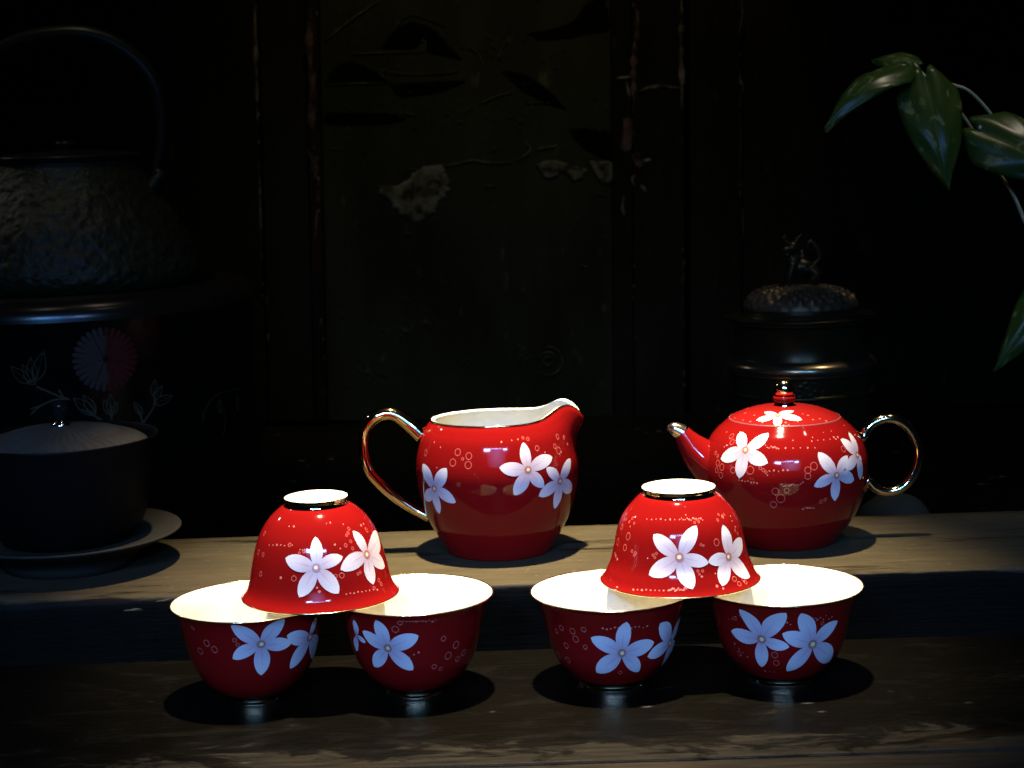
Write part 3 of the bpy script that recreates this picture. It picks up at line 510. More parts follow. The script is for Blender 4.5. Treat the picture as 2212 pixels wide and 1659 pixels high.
# ------------------------------------------------------------------ milk jug
def sst(x): x = min(max(x, 0), 1); return x * x * (3 - 2 * x)
def jugfn(t, r, z):
    a = (t + math.pi) % (2 * math.pi) - math.pi
    wz = sst((z - .052) / (.0715 - .052)); w2 = wz ** 1.6
    rr = r + .0112 * w2 * math.exp(-(a / .33) ** 2)
    zz = z + wz * (.0112 * math.exp(-(a / .56) ** 2)) - w2 * .0104 * math.exp(-(a / .21) ** 2)
    zz += wz * (-.0010) * math.sin(t)
    return (rr * math.cos(t), rr * math.sin(t), zz)
JL = (-.0093, .14, .034)
jg = thing('milk_jug', 'red porcelain milk jug with cream lining, pouring lip and gold handle', 'milk jug', JL)
zs = list(zip(jug.z, jug.r))[::5] + [(jug.z[-1], jug.r[-1])]
lathe('body', zs, RED, jg, 144, jugfn)
inn = [(z, max(r - .0022, .0003)) for z, r in zs if z > .006]
inn = [(.0045, .0003), (.0047, .018)] + inn[:-1] + [(zs[-1][0] + .0001, zs[-1][1] - .0009), (zs[-1][0] + .0006, zs[-1][1] - .0003)]
lathe('lining', inn, CREAM, jg, 144, jugfn)
V = []; Fc = []; n = 144
for k in range(n):
    t = 2 * math.pi * k / n; p = np.array(jugfn(t, jug.r[-1], jug.z[-1])) + np.array((0, 0, .0002))
    d = np.array((math.cos(t), math.sin(t), 0))
    for q in range(8):
        a = 2 * math.pi * q / 8; V.append(p + d * .00042 * math.cos(a) + np.array((0, 0, .00042 * math.sin(a))))
for k in range(n):
    for q in range(8):
        a = k * 8 + q; b = k * 8 + (q + 1) % 8; c_ = ((k + 1) % n) * 8
        Fc.append((a, b, c_ + (q + 1) % 8, c_ + q))
mesh('gilt_rim', V, Fc, GOLD, jg)
lathe('base', [(.0002, .0003), (.0002, .0255), (.0, .0268), (.0004, .0274)], WHITE, jg)
V, F2 = tube([(x, 0, z) for x, z, r in JH], [r for x, z, r in JH], flat=1.25, n=8, seg=28)
mesh('handle', V, F2, GOLD, jg)
fm = smap(jug, jugfn)
for i, k in enumerate(('j0', 'j1', 'j2')): flower(fm, .042, F_[k], jg, 60 + i)
tracery(fm, .042, RING['j'], DOT['j'], jg, surf=jug, extra=14, seed=6)

# ------------------------------------------------------------------ teapot
TL = (.1444, .1399, .034)
tp = thing('teapot', 'round red porcelain teapot with gold knob, gold-tipped spout and ring handle', 'teapot', TL)
zs = list(zip(pot.z, pot.r))[::5] + [(pot.z[-1], pot.r[-1])]
lathe('body', zs + [(.0666, .0283), (.065, .0278)], RED, tp, 144)
lathe('base', [(.0002, .0003), (.0002, .0238), (.0, .025), (.0004, .0257)], WHITE, tp)
lz = list(zip(lid.z, lid.r))[::4]
ld = lathe('lid', [(.0655, .0286), (.0669, .02885)] + [(z + .0003, r) for z, r in lz] + [(.0737, .0005)], REDL, tp, 144)
V, F2 = torus_g(.02905, .00045, .0671, 144); mesh('lid_seam', V, F2, SEAM, ld)
lathe('knob_foot', [(.0730, .0056), (.0738, .0056), (.0748, .0050), (.0756, .0047)], PGOLD, ld, 48)
lathe('knob_collar', [(.0753, .0040), (.0755, .0050), (.0763, .0058), (.0774, .0061), (.0785, .0057), (.0790, .004)], RED, ld, 48)
V, F2 = ball_g((0, 0, .0822), .0056, n=40, m=24); mesh('knob', V, F2, PGOLD, ld)
SP = [(-0.0339, 0.0403, 0.0126), (-0.0398, 0.0441, 0.0127), (-0.0450, 0.0480, 0.0100), (-0.0492, 0.0526, 0.0077), (-0.0525, 0.0570, 0.0058), (-0.0551, 0.0606, 0.0046)]
V, F2 = tube([(x, 0, z) for x, z, r in SP], [r for x, z, r in SP], flat=.92, seg=32, cap=False)
mesh('spout', V, F2, RED, tp)
# gilt tip: cut so that the mouth is a pointed lip, with the hole inside
S2 = [(-.0547, .0602, .0046), (-.0572, .0618, .0041), (-.0596, .0629, .0034), (-.0624, .0634, .0014)]
V, F2 = tube([(x, 0, z) for x, z, r in S2], [r for x, z, r in S2], flat=.92, seg=32, cap=False)
m_ = len(V) // 32
V2 = []
for i, v in enumerate(V):
    q = (i // 32) / (m_ - 1); v = np.array(v)
    ax = np.array((-.0600, 0, .0642)) if q > .99 else v
    s_ = 0.0
    v = v + np.array((-.0022, 0, .0002)) * q * q * max(-s_, -0.2)
    V2.append(v)
inner = [np.array(v) * 1 for v in V2[-32:]]; cc = sum(inner) / 32
V2 += [cc + (v - cc) * .72 for v in inner]; V2 += [cc + (v - cc) * .6 + np.array((.004, 0, -.0035)) for v in inner]
V2 = list(V2); nr = m_ + 2
F2 = [(i * 32 + k, i * 32 + (k + 1) % 32, (i + 1) * 32 + (k + 1) % 32, (i + 1) * 32 + k) for i in range(nr - 1) for k in range(32)]
F2.append(tuple(range((nr - 1) * 32, nr * 32)))
mesh('spout_tip', V2, F2, TIPM, tp)
V, F2 = tube([(x, 0, z) for x, z in TH], [.0034, .0028] + [.0025] * (len(TH) - 4) + [.0025, .0030], flat=1.15, n=5, seg=24)
mesh('handle', V, F2, PGOLD, tp)
fm = smap(pot)
for i, k in enumerate(('t0', 't1', 't2')): flower(fm, .043, F_[k], tp, 70 + i)
lm = pmap(lid)
def lidmap(x, y, off=0.0):
    p, n_ = lm(x, y, off); return p + np.array((0, 0, .0003)), n_
flower(lidmap, 1, F_['l0'], ld, 80, planar=True, hw=.25)
tracery(fm, .043, RING['t'], DOT['t'], tp, surf=pot, extra=14, seed=7)
tracery(lidmap, 1, [], DOT['lid'] + [(.02 * math.cos(a), .02 * math.sin(a), .4) for a in (.3, .6, .9, 1.4, 1.9, 2.3, 2.8)], ld, planar=True)

# ------------------------------------------------------------------ table and shelf board
tb = thing('table', 'old black wooden table with worn brown front edge', 'table', (0, 0, 0))
box('board', -.75, .75, -.0925, .95, -.03, 0, TABW, tb, .0012)
box('front_rail', -.75, .75, -.16, -.0935, -.03, -.0006, TABW, tb, .0015)
def shelf():
    t = thing('shelf_board', 'raised black board with bare worn grey-brown top behind the cups', 'shelf board', (0, 0, 0))
    # front 0.066, back 0.19, top 0.034
    xs = np.linspace(-.6, .6, 361); V = []; Fc = []
    for x in xs:
        left = max(0, min(1, (-.10 - x) / .15))
        nn = noise.noise(Vector((x * 22, 3.1, 0))) * .5 + noise.noise(Vector((x * 75, 9.3, 0))) * .3
        R = .0013 + left * .0045 + max(0, nn) * (.001 + left * .003)
        fy = .0662 + nn * .0006 * (1 + left); zt = .034
        yb = .190 + noise.noise(Vector((x * 9, 1.7, 5))) * .0008 + .010 * x
        ring = [(yb, 0.0), (yb, zt - .0008), (yb - .0008, zt)] + [(yb + (fy + R - yb) * q / 12, zt + noise.noise(Vector((x * 30, q * 2.3, 2))) * .00012) for q in range(1, 12)]
        ring += [(fy + R - R * math.sin(a), zt - R + R * math.cos(a)) for a in np.linspace(0, math.pi / 2, 6)]
        ring += [(fy + nn * .0002, zt - R - (zt - R) * q / 6) for q in range(1, 7)]
        for y, z in ring: V.append((x, y, z))
    m = len(ring)
    for i in range(len(xs) - 1):
        for k in range(m - 1):
            a = i * m + k; Fc.append((a, a + 1, a + m + 1, a + m))
    Fc.append(tuple(range(m))); Fc.append(tuple(range((len(xs) - 1) * m, len(xs) * m))[::-1])
    o = mesh('board', V, Fc, SHELF, t)
    # splintered chips on the worn front edge at the left
    for (x, z, L, h, tw) in ((-.163, .0295, .012, .0024, -.22), (-.192, .0268, .010, .0016, .05), (-.154, .0322, .004, .0014, .6), (-.176, .0312, .009, .0016, .1)):
        Vc = []; n = 10
        for q in range(n):
            a = 2 * math.pi * q / n; px = L * .5 * math.cos(a); pz = h * .5 * math.sin(a) * (1 + .3 * math.cos(a * 3 + x * 50))
            Vc.append((x + px * math.cos(tw) - pz * math.sin(tw), .0660 - (.0003 if q % 2 else .0001), z + px * math.sin(tw) + pz * math.cos(tw)))
        Vc.append((x, .0650, z)); k = n
        mesh('splinter', Vc, [(q, (q + 1) % n, k) for q in range(n)], WOODCHIP, t, smooth=False)
    return t
WOODCHIP = plain('bare_wood_chip', (.028, .025, .018), .7, 0, .3, 300)
shelf()

# ------------------------------------------------------------------ painted cabinet at the back
cb = thing('cabinet', 'old black lacquered cabinet with faded olive painted door panel, worn edges', 'cabinet', (0, .75, 0), (rad(-3.5), rad(1.1), 0))
cb.rotation_mode = 'XYZ'
cb.rotation_euler = (Matrix.Rotation(rad(1.1), 3, 'Y') @ Matrix.Rotation(rad(-3.5), 3, 'X')).to_euler('XYZ')
ZB, ZT_ = -.028, .70
for x0, x1, y0, nm, mt in ((-.70, -.3030, .012, 'side_panel', STILE), (-.3015, -.2160, 0, 'stile', STILE), (-.2145, -.1745, .008, 'stile', STILE),
                           (-.1740, -.1635, .003, 'moulding', REDW), (-.1630, .0885, .012, 'door_panel', OLIVE),
                           (.0890, .1060, .007, 'moulding', STILE), (.1065, .1505, .0, 'stile', STILE), (.1560, .2000, .001, 'stile', STILE),
                           (.2012, .70, .006, 'side_panel', STILE)):
    box(nm, x0, x1, y0, .03, .0 if y0 > .011 else .0, ZT_, mt, cb, .0012)
box('back_board', -.70, .70, .0305, .045, .0, ZT_, BLACKP, cb, 0)
def ribbon(P, wd, y, seed, taper=True, wob=.25):
    """thin raised line on the panel plane through (x, z) points"""
    Q = cr(P, 6); V = []; Fc = []; m = len(Q); rnd = random.Random(seed)
    T = np.gradient(Q, axis=0); T /= np.linalg.norm(T, axis=1)[:, None] + 1e-9
    for i, (p, t) in enumerate(zip(Q, T)):
        n_ = np.array((-t[1], t[0])); w_ = wd * (1 + wob * 2 * (noise.noise(Vector((p[0] * 160, p[1] * 160, seed))))) * .5
        if taper: w_ *= min(1, .25 + 2.5 * min(i, m - 1 - i) / m)
        for s_, yy in ((1.0, y), (.6, y - .0005), (-.6, y - .0005), (-1.0, y)):
            V.append((p[0] + n_[0] * w_ * s_, yy, p[1] + n_[1] * w_ * s_))
    for i in range(m - 1):
        for k in range(3): a = i * 4 + k; Fc.append((a, a + 1, a + 5, a + 4))
    return V, Fc
def patch(P, y, seed, depth=.0006):
    """flake or shade patch with ragged outline"""
    Q = cr(P + [P[0]], 10)[:-1]; c_ = Q.mean(axis=0); V = []; m = len(Q)
    for i, p in enumerate(Q):
        d = 1 + .12 * noise.noise(Vector((p[0] * 300, p[1] * 300, seed))) + .0 * noise.noise(Vector((p[0] * 900, p[1] * 900, seed))) ; p2 = c_ + (p - c_) * d
        V.append((p2[0], y, p2[1]))
    for i in range(m):
        v = V[i]; V.append((c_[0] + (v[0] - c_[0]) * .90, y - depth, c_[1] + (v[2] - c_[1]) * .90))
    Fc = [(i, (i + 1) % m, (i + 1) % m + m, i + m) for i in range(m)]; Fc.append(tuple(range(m, 2 * m)))
    return V, Fc
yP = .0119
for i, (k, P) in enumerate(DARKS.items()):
    V, Fc = patch(P, yP, i, .0003); mesh('painted_shade_mass', V, Fc, BLACKP, cb, smooth=False)  # dark patches paint leaf-shaped shadows onto the panel, among the landscape masses
wd = dict(roof_line=.0022, beam=.0015, postl=.0016, postr=.0016, base=.0013, curl=.0009, arc=.0016, br1=.0014, br2=.0022, br3=.0022, br4=.0020, low=.0007, sh=.0007, mid=.0014, roof2=.0007)
for i, (k, P) in enumerate(LINES.items()):
    V, Fc = ribbon(P, wd[k] * .62, yP - .0002, i); mesh('painted_line', V, Fc, OCHRE, cb)
rnd = random.Random(8); parts = []
for cx, cz, sx, sz, n_ in ((-.009, .322, .012, .012, 36), (-.115, .33, .04, .03, 14), (.004, .268, .022, .014, 60), (-.055, .268, .05, .010, 46), (-.012, .238, .010, .006, 10), (.02, .325, .03, .02, 12),
                           (ROS[4][0], ROS[4][1], .012, .006, 40), (ROS[6][0], ROS[6][1], .010, .006, 40), (ROS[1][0], ROS[1][1], .008, .010, 40), (ROS[3][0], ROS[3][1], .007, .008, 30), (ROS[8][0], ROS[8][1], .008, .007, 26)):
    for q in range(n_):
        x, z = rnd.gauss(cx, sx * .6), rnd.gauss(cz, sz * .6); L = rnd.uniform(.0008, .0022); a = rnd.uniform(0, 3.14)
        if not -.161 < x < .087: continue
        parts.append(ribbon([(x, z), (x + L * .5 * math.cos(a), z + L * .5 * math.sin(a) + .0002), (x + L * math.cos(a), z + L * math.sin(a))], .0006, yP - .0004, q))
for r_, a0, a1 in ((.0125, -2.2, 2.0), (.0075, -.2, 2.9), (.0040, 0, 6.0)):
    parts.append(ribbon([(ROS[0][0] + r_ * math.cos(a), ROS[0][1] + r_ * math.sin(a)) for a in np.linspace(a0, a1, 12)], .0010, yP - .0004, 3))
for q in range(150):
    x, z = rnd.uniform(-.158, .084), rnd.uniform(.03, .40); L = rnd.choice([.001, .002, .004, .009]); a = rnd.gauss(1.57, .35) if q % 3 else rnd.gauss(0, .3)
    parts.append(ribbon([(x, z), (x + L * .5 * math.cos(a) + .0003, z + L * .5 * math.sin(a)), (x + L * math.cos(a), z + L * math.sin(a))], .00045, yP - .0002, q))
V, Fc, M = join(parts); mesh('painted_foliage', V, Fc, OCHRE, cb, kind='stuff')
wy = dict(a=.0, b=.0069, c=.0, d=.0069, e=.0069, f=.0008, g=.0008, h=.0008, i=.0008, j=0, k=0, l=0, m=0, n=0, o=0, p=.0029, q=0, r=.0029, s=0)
ww = dict(a=.0045, b=.0022, c=.0030, d=.0016, e=.0024, f=.0018, g=.0014, h=.0006, i=.0013, j=.0024, k=.0028, l=.0018, m=.0040, n=.0028, o=.0014, p=.0050, q=.0020, r=.0016, s=.0014)
for i, (k, P) in enumerate(WORN.items()):
    P = [(min(x, {'o': -.2165, 'n': -.2172, 'm': .1488}.get(k, x)), z) for x, z in P]
    V, Fc = ribbon(P, ww[k], wy[k] - .0001, i + 30, wob=.7); mesh('worn_patch', V, Fc, WORNR if k in ('a', 'p') else WORNP, cb)
parts = []
for ex, yy in ((-.2165, 0), (.1070, 0), (.1495, 0), (.1995, .001), (-.1655, .003)):
    for q in range(26):
        z = rnd.uniform(.02, .40); L = rnd.uniform(.001, .007); x = ex + rnd.gauss(0, .0007)
        parts.append(ribbon([(x, z), (x + rnd.gauss(0, .0003), z + L * .5), (x, z + L)], rnd.uniform(.0004, .0012), yy - .0002, q, wob=.6))
V, Fc, M = join(parts); mesh('edge_wear', V, Fc, WORNP, cb, kind='stuff')
for i, (k, P) in enumerate(FLAKES.items()):
    y = yP - .0003 if k < 'p5' else (.0068 if k == 'p5' else -.0001)
    V, Fc = patch(P, y, i + 60); mesh('flake', V, Fc, FLAKE if k < 'p5' else WORNR, cb, smooth=False)

# ------------------------------------------------------------------ lidded bowl on saucer, left
BX, BY = -.2395, .137
sc_ = tag(lathe('saucer', [(.0, .020), (.0, .034), (.0035, .035), (.009, .040), (.0140, .0520), (.0172, .0588), (.0180, .0598), (.0188, .0594), (.0172, .055), (.0155, .046), (.0145, .036), (.0143, .0005)], SAUC, None, 128, loc=(BX, BY, .034)),
          'grey stoneware saucer on the shelf under the dark lidded bowl', 'saucer')
bw = thing('lidded_bowl', 'dark blue stoneware bowl with a grey fluted lid, on a saucer at left', 'lidded bowl', (BX, BY, .0484))
lathe('body', [(.0, .030), (.0, .034), (.004, .0365), (.010, .0405), (.020, .0445), (.032, .0475), (.045, .0490), (.0535, .0500), (.0549, .0503), (.0553, .0500), (.0548, .0492), (.050, .0480), (.03, .045), (.012, .038), (.006, .02), (.0055, .0005)], CER, bw, 128)
def fluted(t, r, z):
    d = .00060 * math.cos(t * 46 + 2.0 * math.sin(r * 300)) * min(1, max(0, (r - .008) / .02)) * (1 if r < .0435 else 0)
    return (r * math.cos(t), r * math.sin(t), z + d + .00015 * noise.noise(Vector((r * 500 * math.cos(t), r * 500 * math.sin(t), 1))))
bl = lathe('lid', [(.0500, .0446), (.0512, .0446), (.0522, .0436), (.0536, .0405), (.0556, .035), (.0574, .029), (.0590, .022), (.0602, .015), (.0610, .009), (.0614, .0005)], LIDC, bw, 368, fluted)
lathe('knob_base', [(.0608, .0050), (.0616, .0052), (.0622, .0044), (.0632, .0030), (.0638, .0026)], SILV, bl, 32)
lathe('knob', [(.0634, .0018), (.0646, .0024), (.0666, .0034), (.0691, .0040), (.0716, .0042), (.0731, .0036), (.0736, .0020), (.0737, .0003)], DGLASS, bl, 32)

# ------------------------------------------------------------------ lacquered brazier and iron kettle, far left
RX, RY = -.3047, .44
br = thing('brazier', 'large round black lacquered brazier painted with a red chrysanthemum', 'brazier', (RX, RY, 0))
lathe('body', [(.0, .118), (.0, .122), (.008, .1245), (.03, .1275), (.10, .1280), (.1450, .1278)], LACQ, br, 160, cap0=False)
lathe('rim', [(.1450, .1279), (.1490, .1273), (.1530, .1252), (.1562, .1215), (.1582, .1170), (.1592, .1120), (.1594, .1070), (.1586, .1030), (.1560, .1010), (.13, .1005), (.12, .10)], BROWNL, br, 160, dense=4)
lathe('ash_bed', [(.1405, .1008), (.1405, .0005)], BLACKP, br, 64)
lathe('trivet', [(.1515, .0995), (.1545, .1000), (.1555, .0990), (.1555, .0850), (.1540, .0840), (.1515, .0845)], IRONS, br, 96)
def cyl(th, z, off): return ((.128 + off) * math.cos(th), (.128 + off) * math.sin(th), z)
V = []; Fc = []; M = []
for ring_ in range(3):
    r1 = (.0205, .0150, .0088)[ring_]; npet = (30, 22, 14)[ring_]
    for k in range(npet):
        a = 2 * math.pi * (k + .5 * (ring_ % 2)) / npet; o = len(V); hwid = math.pi / npet * .92
        for u, wf in ((.0, .2), (.35, .7), (.7, 1.0), (.92, .85), (1.0, .35)):
            for s_ in (-1, 0, 1):
                rr = r1 * (.12 + .88 * u) ; aa = a + s_ * hwid * wf
                V.append(cyl(-1.178 + rr * math.cos(aa) / .128, .1202 + rr * math.sin(aa), .0002 + .0002 * ring_ + (.0001 if s_ == 0 else 0)))
        for i in range(4):
            for j in range(2): q = o + i * 3 + j; Fc.append((q, q + 1, q + 4, q + 3)); M.append(1 if math.cos(a) < .05 else 0)
V, Fc, M2 = V, Fc, M
mesh('painted_chrysanthemum', V, Fc, [MUMR, MUMSHEEN], br, midx=M)
def cyl_rib(P, wd, seed, off=.0003):
    Q = cr([(a * .128, z) for a, z in P], 5); T = np.gradient(Q, axis=0); T /= np.linalg.norm(T, axis=1)[:, None] + 1e-9; V = []; m = len(Q)
    for i, (p, t) in enumerate(zip(Q, T)):
        w_ = wd * .5 * (1.1 - .5 * i / m)
        for s_ in (1, -1): V.append(cyl((p[0] - t[1] * w_ * s_) / .128, p[1] + t[0] * w_ * s_, off))
    return V, [(2 * i, 2 * i + 1, 2 * i + 3, 2 * i + 2) for i in range(m - 1)]
for i, P in enumerate(BR):
    V, Fc = cyl_rib(P, .0013 if i < 9 else .0006, i); mesh('painted_branch', V, Fc, BRPAINT, br)
for i, P in enumerate(LV):   # outlined leaves
    (a0, z0), (a1, z1) = P; L = math.hypot((a1 - a0) * .128, z1 - z0); dx, dz = (a1 - a0) * .128 / L, (z1 - z0) / L; parts = []
    for sg in (1, -1):
        parts.append(cyl_rib([((a0 * .128 + dx * u * L - dz * sg * L * .20 * math.sin(math.pi * u ** .8)) / .128, z0 + dz * u * L + dx * sg * L * .20 * math.sin(math.pi * u ** .8)) for u in np.linspace(0, 1, 7)], .0007, i, .00035))
    parts.append(cyl_rib([(a0, z0), ((a0 + a1) / 2, (z0 + z1) / 2), (a1, z1)], .0004, i, .00035))
    V, Fc, M = join(parts); mesh('painted_leaf', V, Fc, BRPAINT, br)

kt = thing('kettle', 'hammered black iron kettle with tall arched handle standing on the brazier', 'kettle', (-.3000, RY, .1555))
def hammer(t, r, z):
    s_ = min(1, max(0, (.087 - z) / .02)) * min(1, z / .006 + .3)
    p = Vector((math.cos(t) * r * 60, math.sin(t) * r * 60, z * 75))
    d = noise.noise(p) * .0010 + noise.noise(p * 2.3) * .0011 + noise.voronoi(p * 2.2)[0][0] * -.0016 + noise.noise(p * 6) * .0007
    r2 = r + d * s_ * .85
    return (r2 * math.cos(t), r2 * math.sin(t), z)
kp = Surf([(.0, .070), (.003, .082), (.012, .0868), (.026, .0830), (.044, .0750), (.058, .0655), (.072, .0560), (.082, .0505), (.0885, .0480), (.0895, .0485)], 14)
lathe('body', list(zip(kp.z, kp.r)), IRON, kt, 420, hammer, cap0=True)
lathe('lid', [(.0885, .0500), (.0900, .0512), (.0912, .0508), (.0918, .0480), (.0925, .040), (.0935, .03), (.0942, .018), (.0945, .0005)], IRONS, kt, 96)
V, F1 = torus_g(.049, .0012, .0880, 96); mesh('neck_ring', V, F1, IRONS, kt)
lathe('knob', [(.0940, .004), (.0955, .0035), (.0965, .0055), (.0985, .0075), (.1005, .0065), (.1012, .0004)], IRONS, kt, 32)
hp = [(-.0585, .0735), (-.0645, .093), (-.0665, .112), (-.0655, .131), (-.0580, .1475), (-.0425, .1610), (-.0215, .1695), (.0045, .1725), (.0235, .1705), (.0420, .1620), (.0565, .1485), (.0645, .1325), (.0665, .1130), (.0645, .0940), (.0590, .0745)]
V, F1 = tube([(x, 0, z) for x, z in hp], [.0030, .0034, .0040, .0050, .0056, .0060, .0062, .0063, .0062, .0060, .0056, .0050, .0040, .0034, .0030], flat=1.0, seg=20)
mesh('handle', V, F1, IRONS, kt)
for s_ in (-1, 1):
    V, F1 = tube([(s_ * .0560, 0, .066), (s_ * .0600, 0, .0715), (s_ * .0630, 0, .0760), (s_ * .0610, 0, .0800)], [.0050, .0042, .0036, .0022], flat=1.4, seg=12)
    mesh('handle_lug', V, F1, IRON, kt)

# ------------------------------------------------------------------ bronze incense burner, right
ib = thing('incense_burner', 'dark bronze lidded incense burner with a small beast finial behind the teapot', 'incense burner', (.184, .33, 0))
lathe('body', [(.030, .020), (.032, .030), (.040, .0385), (.052, .0430), (.068, .0450), (.080, .0452), (.0845, .0455)], BRONZB, ib, 128)
lathe('lower_ring', [(.0842, .0452), (.0850, .0464), (.0862, .0468), (.0874, .0462), (.0880, .0450)], BRONZB, ib, 128)
def orn(t, r, z):
    d = .0006 * noise.noise(Vector((t * 14, z * 900, 0))) + .0004 * noise.noise(Vector((t * 40, z * 1800, 3)))
    r += d; return (r * math.cos(t), r * math.sin(t), z)
lathe('ornamented_band', [(z, .0447) for z in np.linspace(.0880, .0985, 12)], BRONZB, ib, 300, orn)
lathe('bulge_ring', [(.0980, .0450), (.0985, .0462), (.0995, .0470), (.1003, .0466), (.1010, .0474), (.1030, .0480), (.1050, .0474), (.1066, .0460), (.1078, .0440), (.1082, .0432)], BRASS, ib, 128)
lathe('neck', [(.1080, .0430), (.1090, .0424), (.1180, .0420), (.1280, .0428), (.1300, .0440)], BRONZB, ib, 128)
lathe('flange', [(.1298, .0440), (.1302, .0460), (.1308, .0462), (.1318, .0458), (.1326, .0470), (.1336, .0476), (.1342, .0470), (.1344, .0380)], BRONZB, ib, 128)
lathe('lid_collar', [(.1343, .0385), (.1360, .0378), (.1372, .0366), (.1380, .0364), (.1388, .0368), (.1394, .0360)], BRONZB, ib, 128)
def dome(t, r, z):
    q = min(1, max(0, (.0372 - r) / .004)) * min(1, r / .012)
    d = .0010 * noise.noise(Vector((math.cos(t) * r * 260, math.sin(t) * r * 260, 1))) + .0008 * math.sin(t * 30) * math.sin(r * 900)
    k = 1 + d * q / .04
    return (r * math.cos(t) * k, r * math.sin(t) * k, z + d * q)
ds = Surf([(.1392, .0362), (.1405, .0360), (.1430, .0350), (.1460, .0325), (.1490, .0275), (.1510, .0210), (.1520, .0130), (.1524, .0006)], 7)
lid_b = lathe('lid', list(zip(ds.z, ds.r)), BRONZE, ib, 260, dome)
# little crouching beast on the lid, one continuous body
def beast():
    P = []
    P.append(ball_g((.001, 0, .1635), .0085, .0055, .0060)); P.append(ball_g((-.0045, -.001, .1680), .0052, .0048, .0060))
    P.append(ball_g((-.0055, -.002, .1765), .0048, .0046, .0044)); P.append(ball_g((-.0098, -.004, .1755), .0026, .0026, .0022))
    P.append(ball_g((-.0085, -.0035, .1722), .0028, .0024, .0012))
    for sx in (-1, 1):
        P.append(tube([(-.0055 + sx * .0030, -.001, .1795), (-.0060 + sx * .0045, -.001, .1825), (-.0045 + sx * .0052, -.001, .1838), (-.0030 + sx * .0040, -.001, .1822)], [.0013, .0012, .0010, .0006], seg=8, n=4))
        P.append(tube([(-.0050, sx * .0042 - .001, .1665), (-.0075, sx * .0052 - .001, .1590), (-.0085, sx * .0052 - .001, .1528), (-.0112, sx * .0052 - .001, .1520)], [.0027, .0020, .0017, .0019], seg=8, n=4))
        P.append(tube([(.0060, sx * .0040, .1635), (.0095, sx * .0060, .1590), (.0062, sx * .0060, .1555), (.0085, sx * .0060, .1522), (.0050, sx * .0062, .1518)], [.0040, .0032, .0022, .0018, .0018], seg=8, n=4))
    P.append(tube([(.0085, 0, .1650), (.0125, 0, .1700), (.0100, 0, .1765), (.0060, 0, .1800), (.0048, 0, .1760), (.0065, 0, .1745)], [.0018, .0022, .0020, .0016, .0012, .0006], seg=8, n=4))
    for k in range(7):
        a = -1.1 + k * .5; P.append(ball_g((-.0020 + .0035 * math.sin(a), .001 + .004 * math.cos(a), .1700 + .0016 * (k % 3)), .0021))
    P.append(ball_g((.000, 0, .1526), .0135, .0090, .0018))
    V, Fc, M = join(P); o = mesh('finial', V, Fc, BRONZB, ib)
    md = o.modifiers.new('Remesh', 'REMESH'); md.mode = 'VOXEL'; md.voxel_size = .00055; md.use_smooth_shade = True
beast()
for k in range(3):
    a = -1.57 + .5 + k * 2.094
    V, F1 = tube([(.036 * math.cos(a), .036 * math.sin(a), .045), (.040 * math.cos(a), .040 * math.sin(a), .026), (.036 * math.cos(a), .036 * math.sin(a), .010), (.040 * math.cos(a), .040 * math.sin(a), 0)], [.009, .0075, .0055, .0070], ref=(0.1, .2, 0), seg=14)
    mesh('foot', V, F1, BRONZB, ib)

# dim rounded stone behind the teapot handle
Vs, Fs = ball_g((0, 0, 0), .0225, .020, .0185, 36, 22)
Vs = [tuple(np.array(v) * (1 + .10 * noise.noise(Vector(v) * 55)) + np.array((0, 0, .0160))) for v in Vs]
Vs = [(x, y, max(z, .0)) for x, y, z in Vs]
tag(mesh('stone', Vs, Fs, STONE, None, loc=(.2270, .250, .0)), 'dim rounded grey stone behind the shelf, seen below the teapot handle', 'stone')

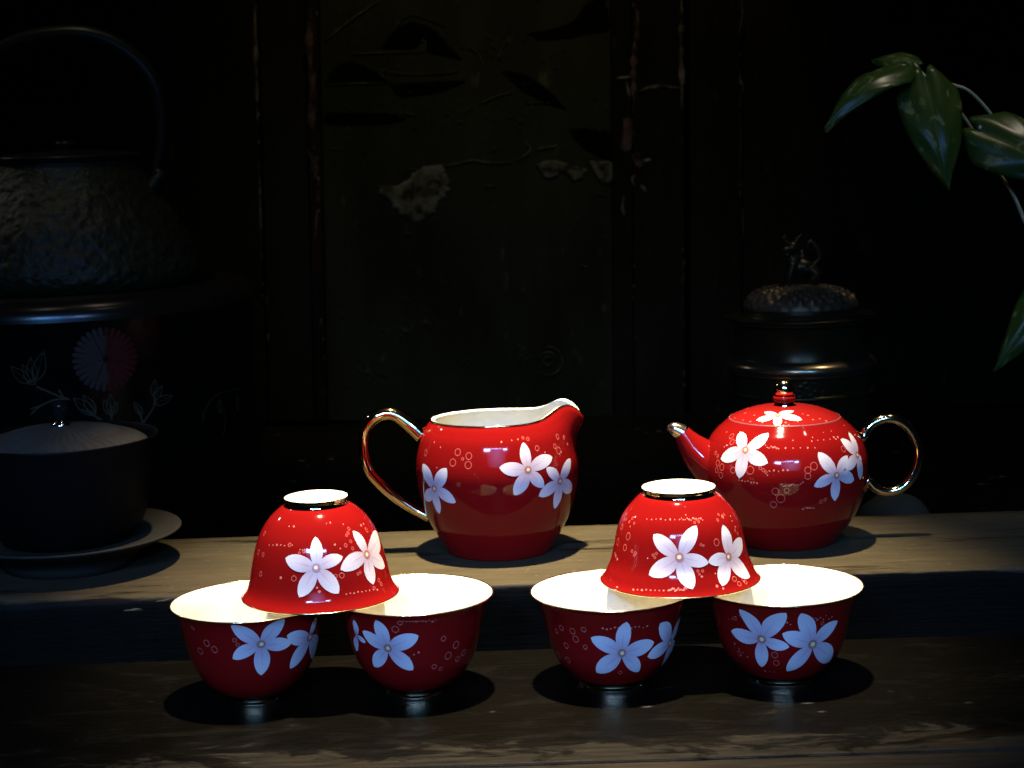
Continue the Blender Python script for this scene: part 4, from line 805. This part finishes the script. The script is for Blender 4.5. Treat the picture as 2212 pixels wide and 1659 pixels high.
# ------------------------------------------------------------------ trailing plant, upper right
pl = thing('potted_vine', 'trailing vine with glossy variegated heart-shaped leaves reaching in from upper right', 'plant', (.36, .32, 0))
PO = np.array((.36, .32, 0.))
def leaf(base, tip, hw, nrm, cup=.25, droop=.12, tw=0.0, lobe=.42, seed=0):
    base = np.array(base); tip = np.array(tip); d = tip - base; L = np.linalg.norm(d); d /= L
    nrm = np.array(nrm, float); nrm -= d * np.dot(nrm, d); nrm /= np.linalg.norm(nrm); sd = np.cross(d, nrm)
    nu, nv = 26, 14; V = []; UV = []; Fc = []
    for i in range(nu + 1):
        u = i / nu; wv = (math.sin(math.pi * min(1, u * .62 + .30 * (1 - u) ** 2.2 + .20))) if False else 0
        wdt = hw * (.55 + .45 * min(1, (u / .10)) ** .5) * (1 - u) ** .95 * (1 + 1.75 * u) / 1.12 * (1 - .25 * u ** 2)
        wdt = max(wdt, hw * .015)
        if i == 0: wdt = hw * .50
        for j in range(nv + 1):
            v = -1 + 2 * j / nv; av = abs(v)
            al = u * L - lobe * hw * (math.sin(math.pi * min(1, av ** .85)) ** .8) * (1 - u) ** 7
            h = cup * hw * (av ** 1.5) * (1 - .3 * u) * -1 + .10 * hw * math.exp(-(av / .15) ** 2) * -1 + droop * L * math.sin(math.pi * u) \
                + .035 * hw * math.sin(av * 9 + u * 14 + seed) * av
            V.append(base + d * al + sd * (v * wdt + .22 * hw * math.sin(seed * 2.1) * u ** 3) + nrm * h - PO); UV.append((u, (v + 1) / 2))
    for i in range(nu):
        for j in range(nv): a = i * (nv + 1) + j; Fc.append((a, a + 1, a + nv + 2, a + nv + 1))
    o = mesh('leaf', V, Fc, LEAF, pl, uvs=UV)
    md = o.modifiers.new('Thickness', 'SOLIDIFY'); md.thickness = .0004; return o
leaf((.2400, .290, .2865), (.1905, .268, .2510), .0145, (-.45, -.55, .7), .45, .16, seed=1)
leaf((.2535, .289, .2790), (.2600, .270, .2120), .0195, (-.05, -.92, .30), .35, .10, seed=2)
leaf((.2890, .300, .2470), (.3450, .285, .2130), .0215, (-.12, -.85, .45), .35, .12, seed=3)
leaf((.3560, .300, .1700), (.2960, .280, .1000), .0190, (-.35, -.75, .45), .30, .12, seed=4)
leaf((.2560, .330, .2880), (.2330, .345, .2930), .0120, (-.1, -.6, .8), .3, .1, seed=5)
def stem(P, r0, r1, nm='stem'):
    V, F1 = tube([np.array(p) - PO for p in P], list(np.linspace(r0, r1, len(P))), ref=(0, 1, .1), seg=10, n=6); mesh(nm, V, F1, STEM, pl)
stem([(.2530, .290, .2800), (.2640, .306, .2790), (.2747, .31, .2745), (.2834, .31, .2712), (.292, .31, .2636), (.3008, .31, .2525), (.312, .315, .236), (.330, .32, .205), (.3600, .32, .135), (.37, .32, .0)], .0008, .0011)
stem([(.2400, .290, .2865), (.2500, .305, .2855), (.2615, .318, .2772), (.2743, .32, .266), (.2825, .32, .2571), (.289, .32, .2477), (.2978, .32, .233), (.3061, .32, .22), (.3144, .32, .2074), (.3223, .32, .1898), (.345, .32, .13), (.355, .32, .0)], .0007, .0012)
stem([(.2890, .300, .2470), (.2930, .308, .2540), (.2990, .31, .2545)], .0009, .0010)
stem([(.3560, .300, .1700), (.3580, .31, .1640), (.3500, .319, .1400)], .0009, .0010)
stem([(.2560, .330, .2880), (.2590, .325, .2830), (.2640, .320, .2755)], .0008, .0009)
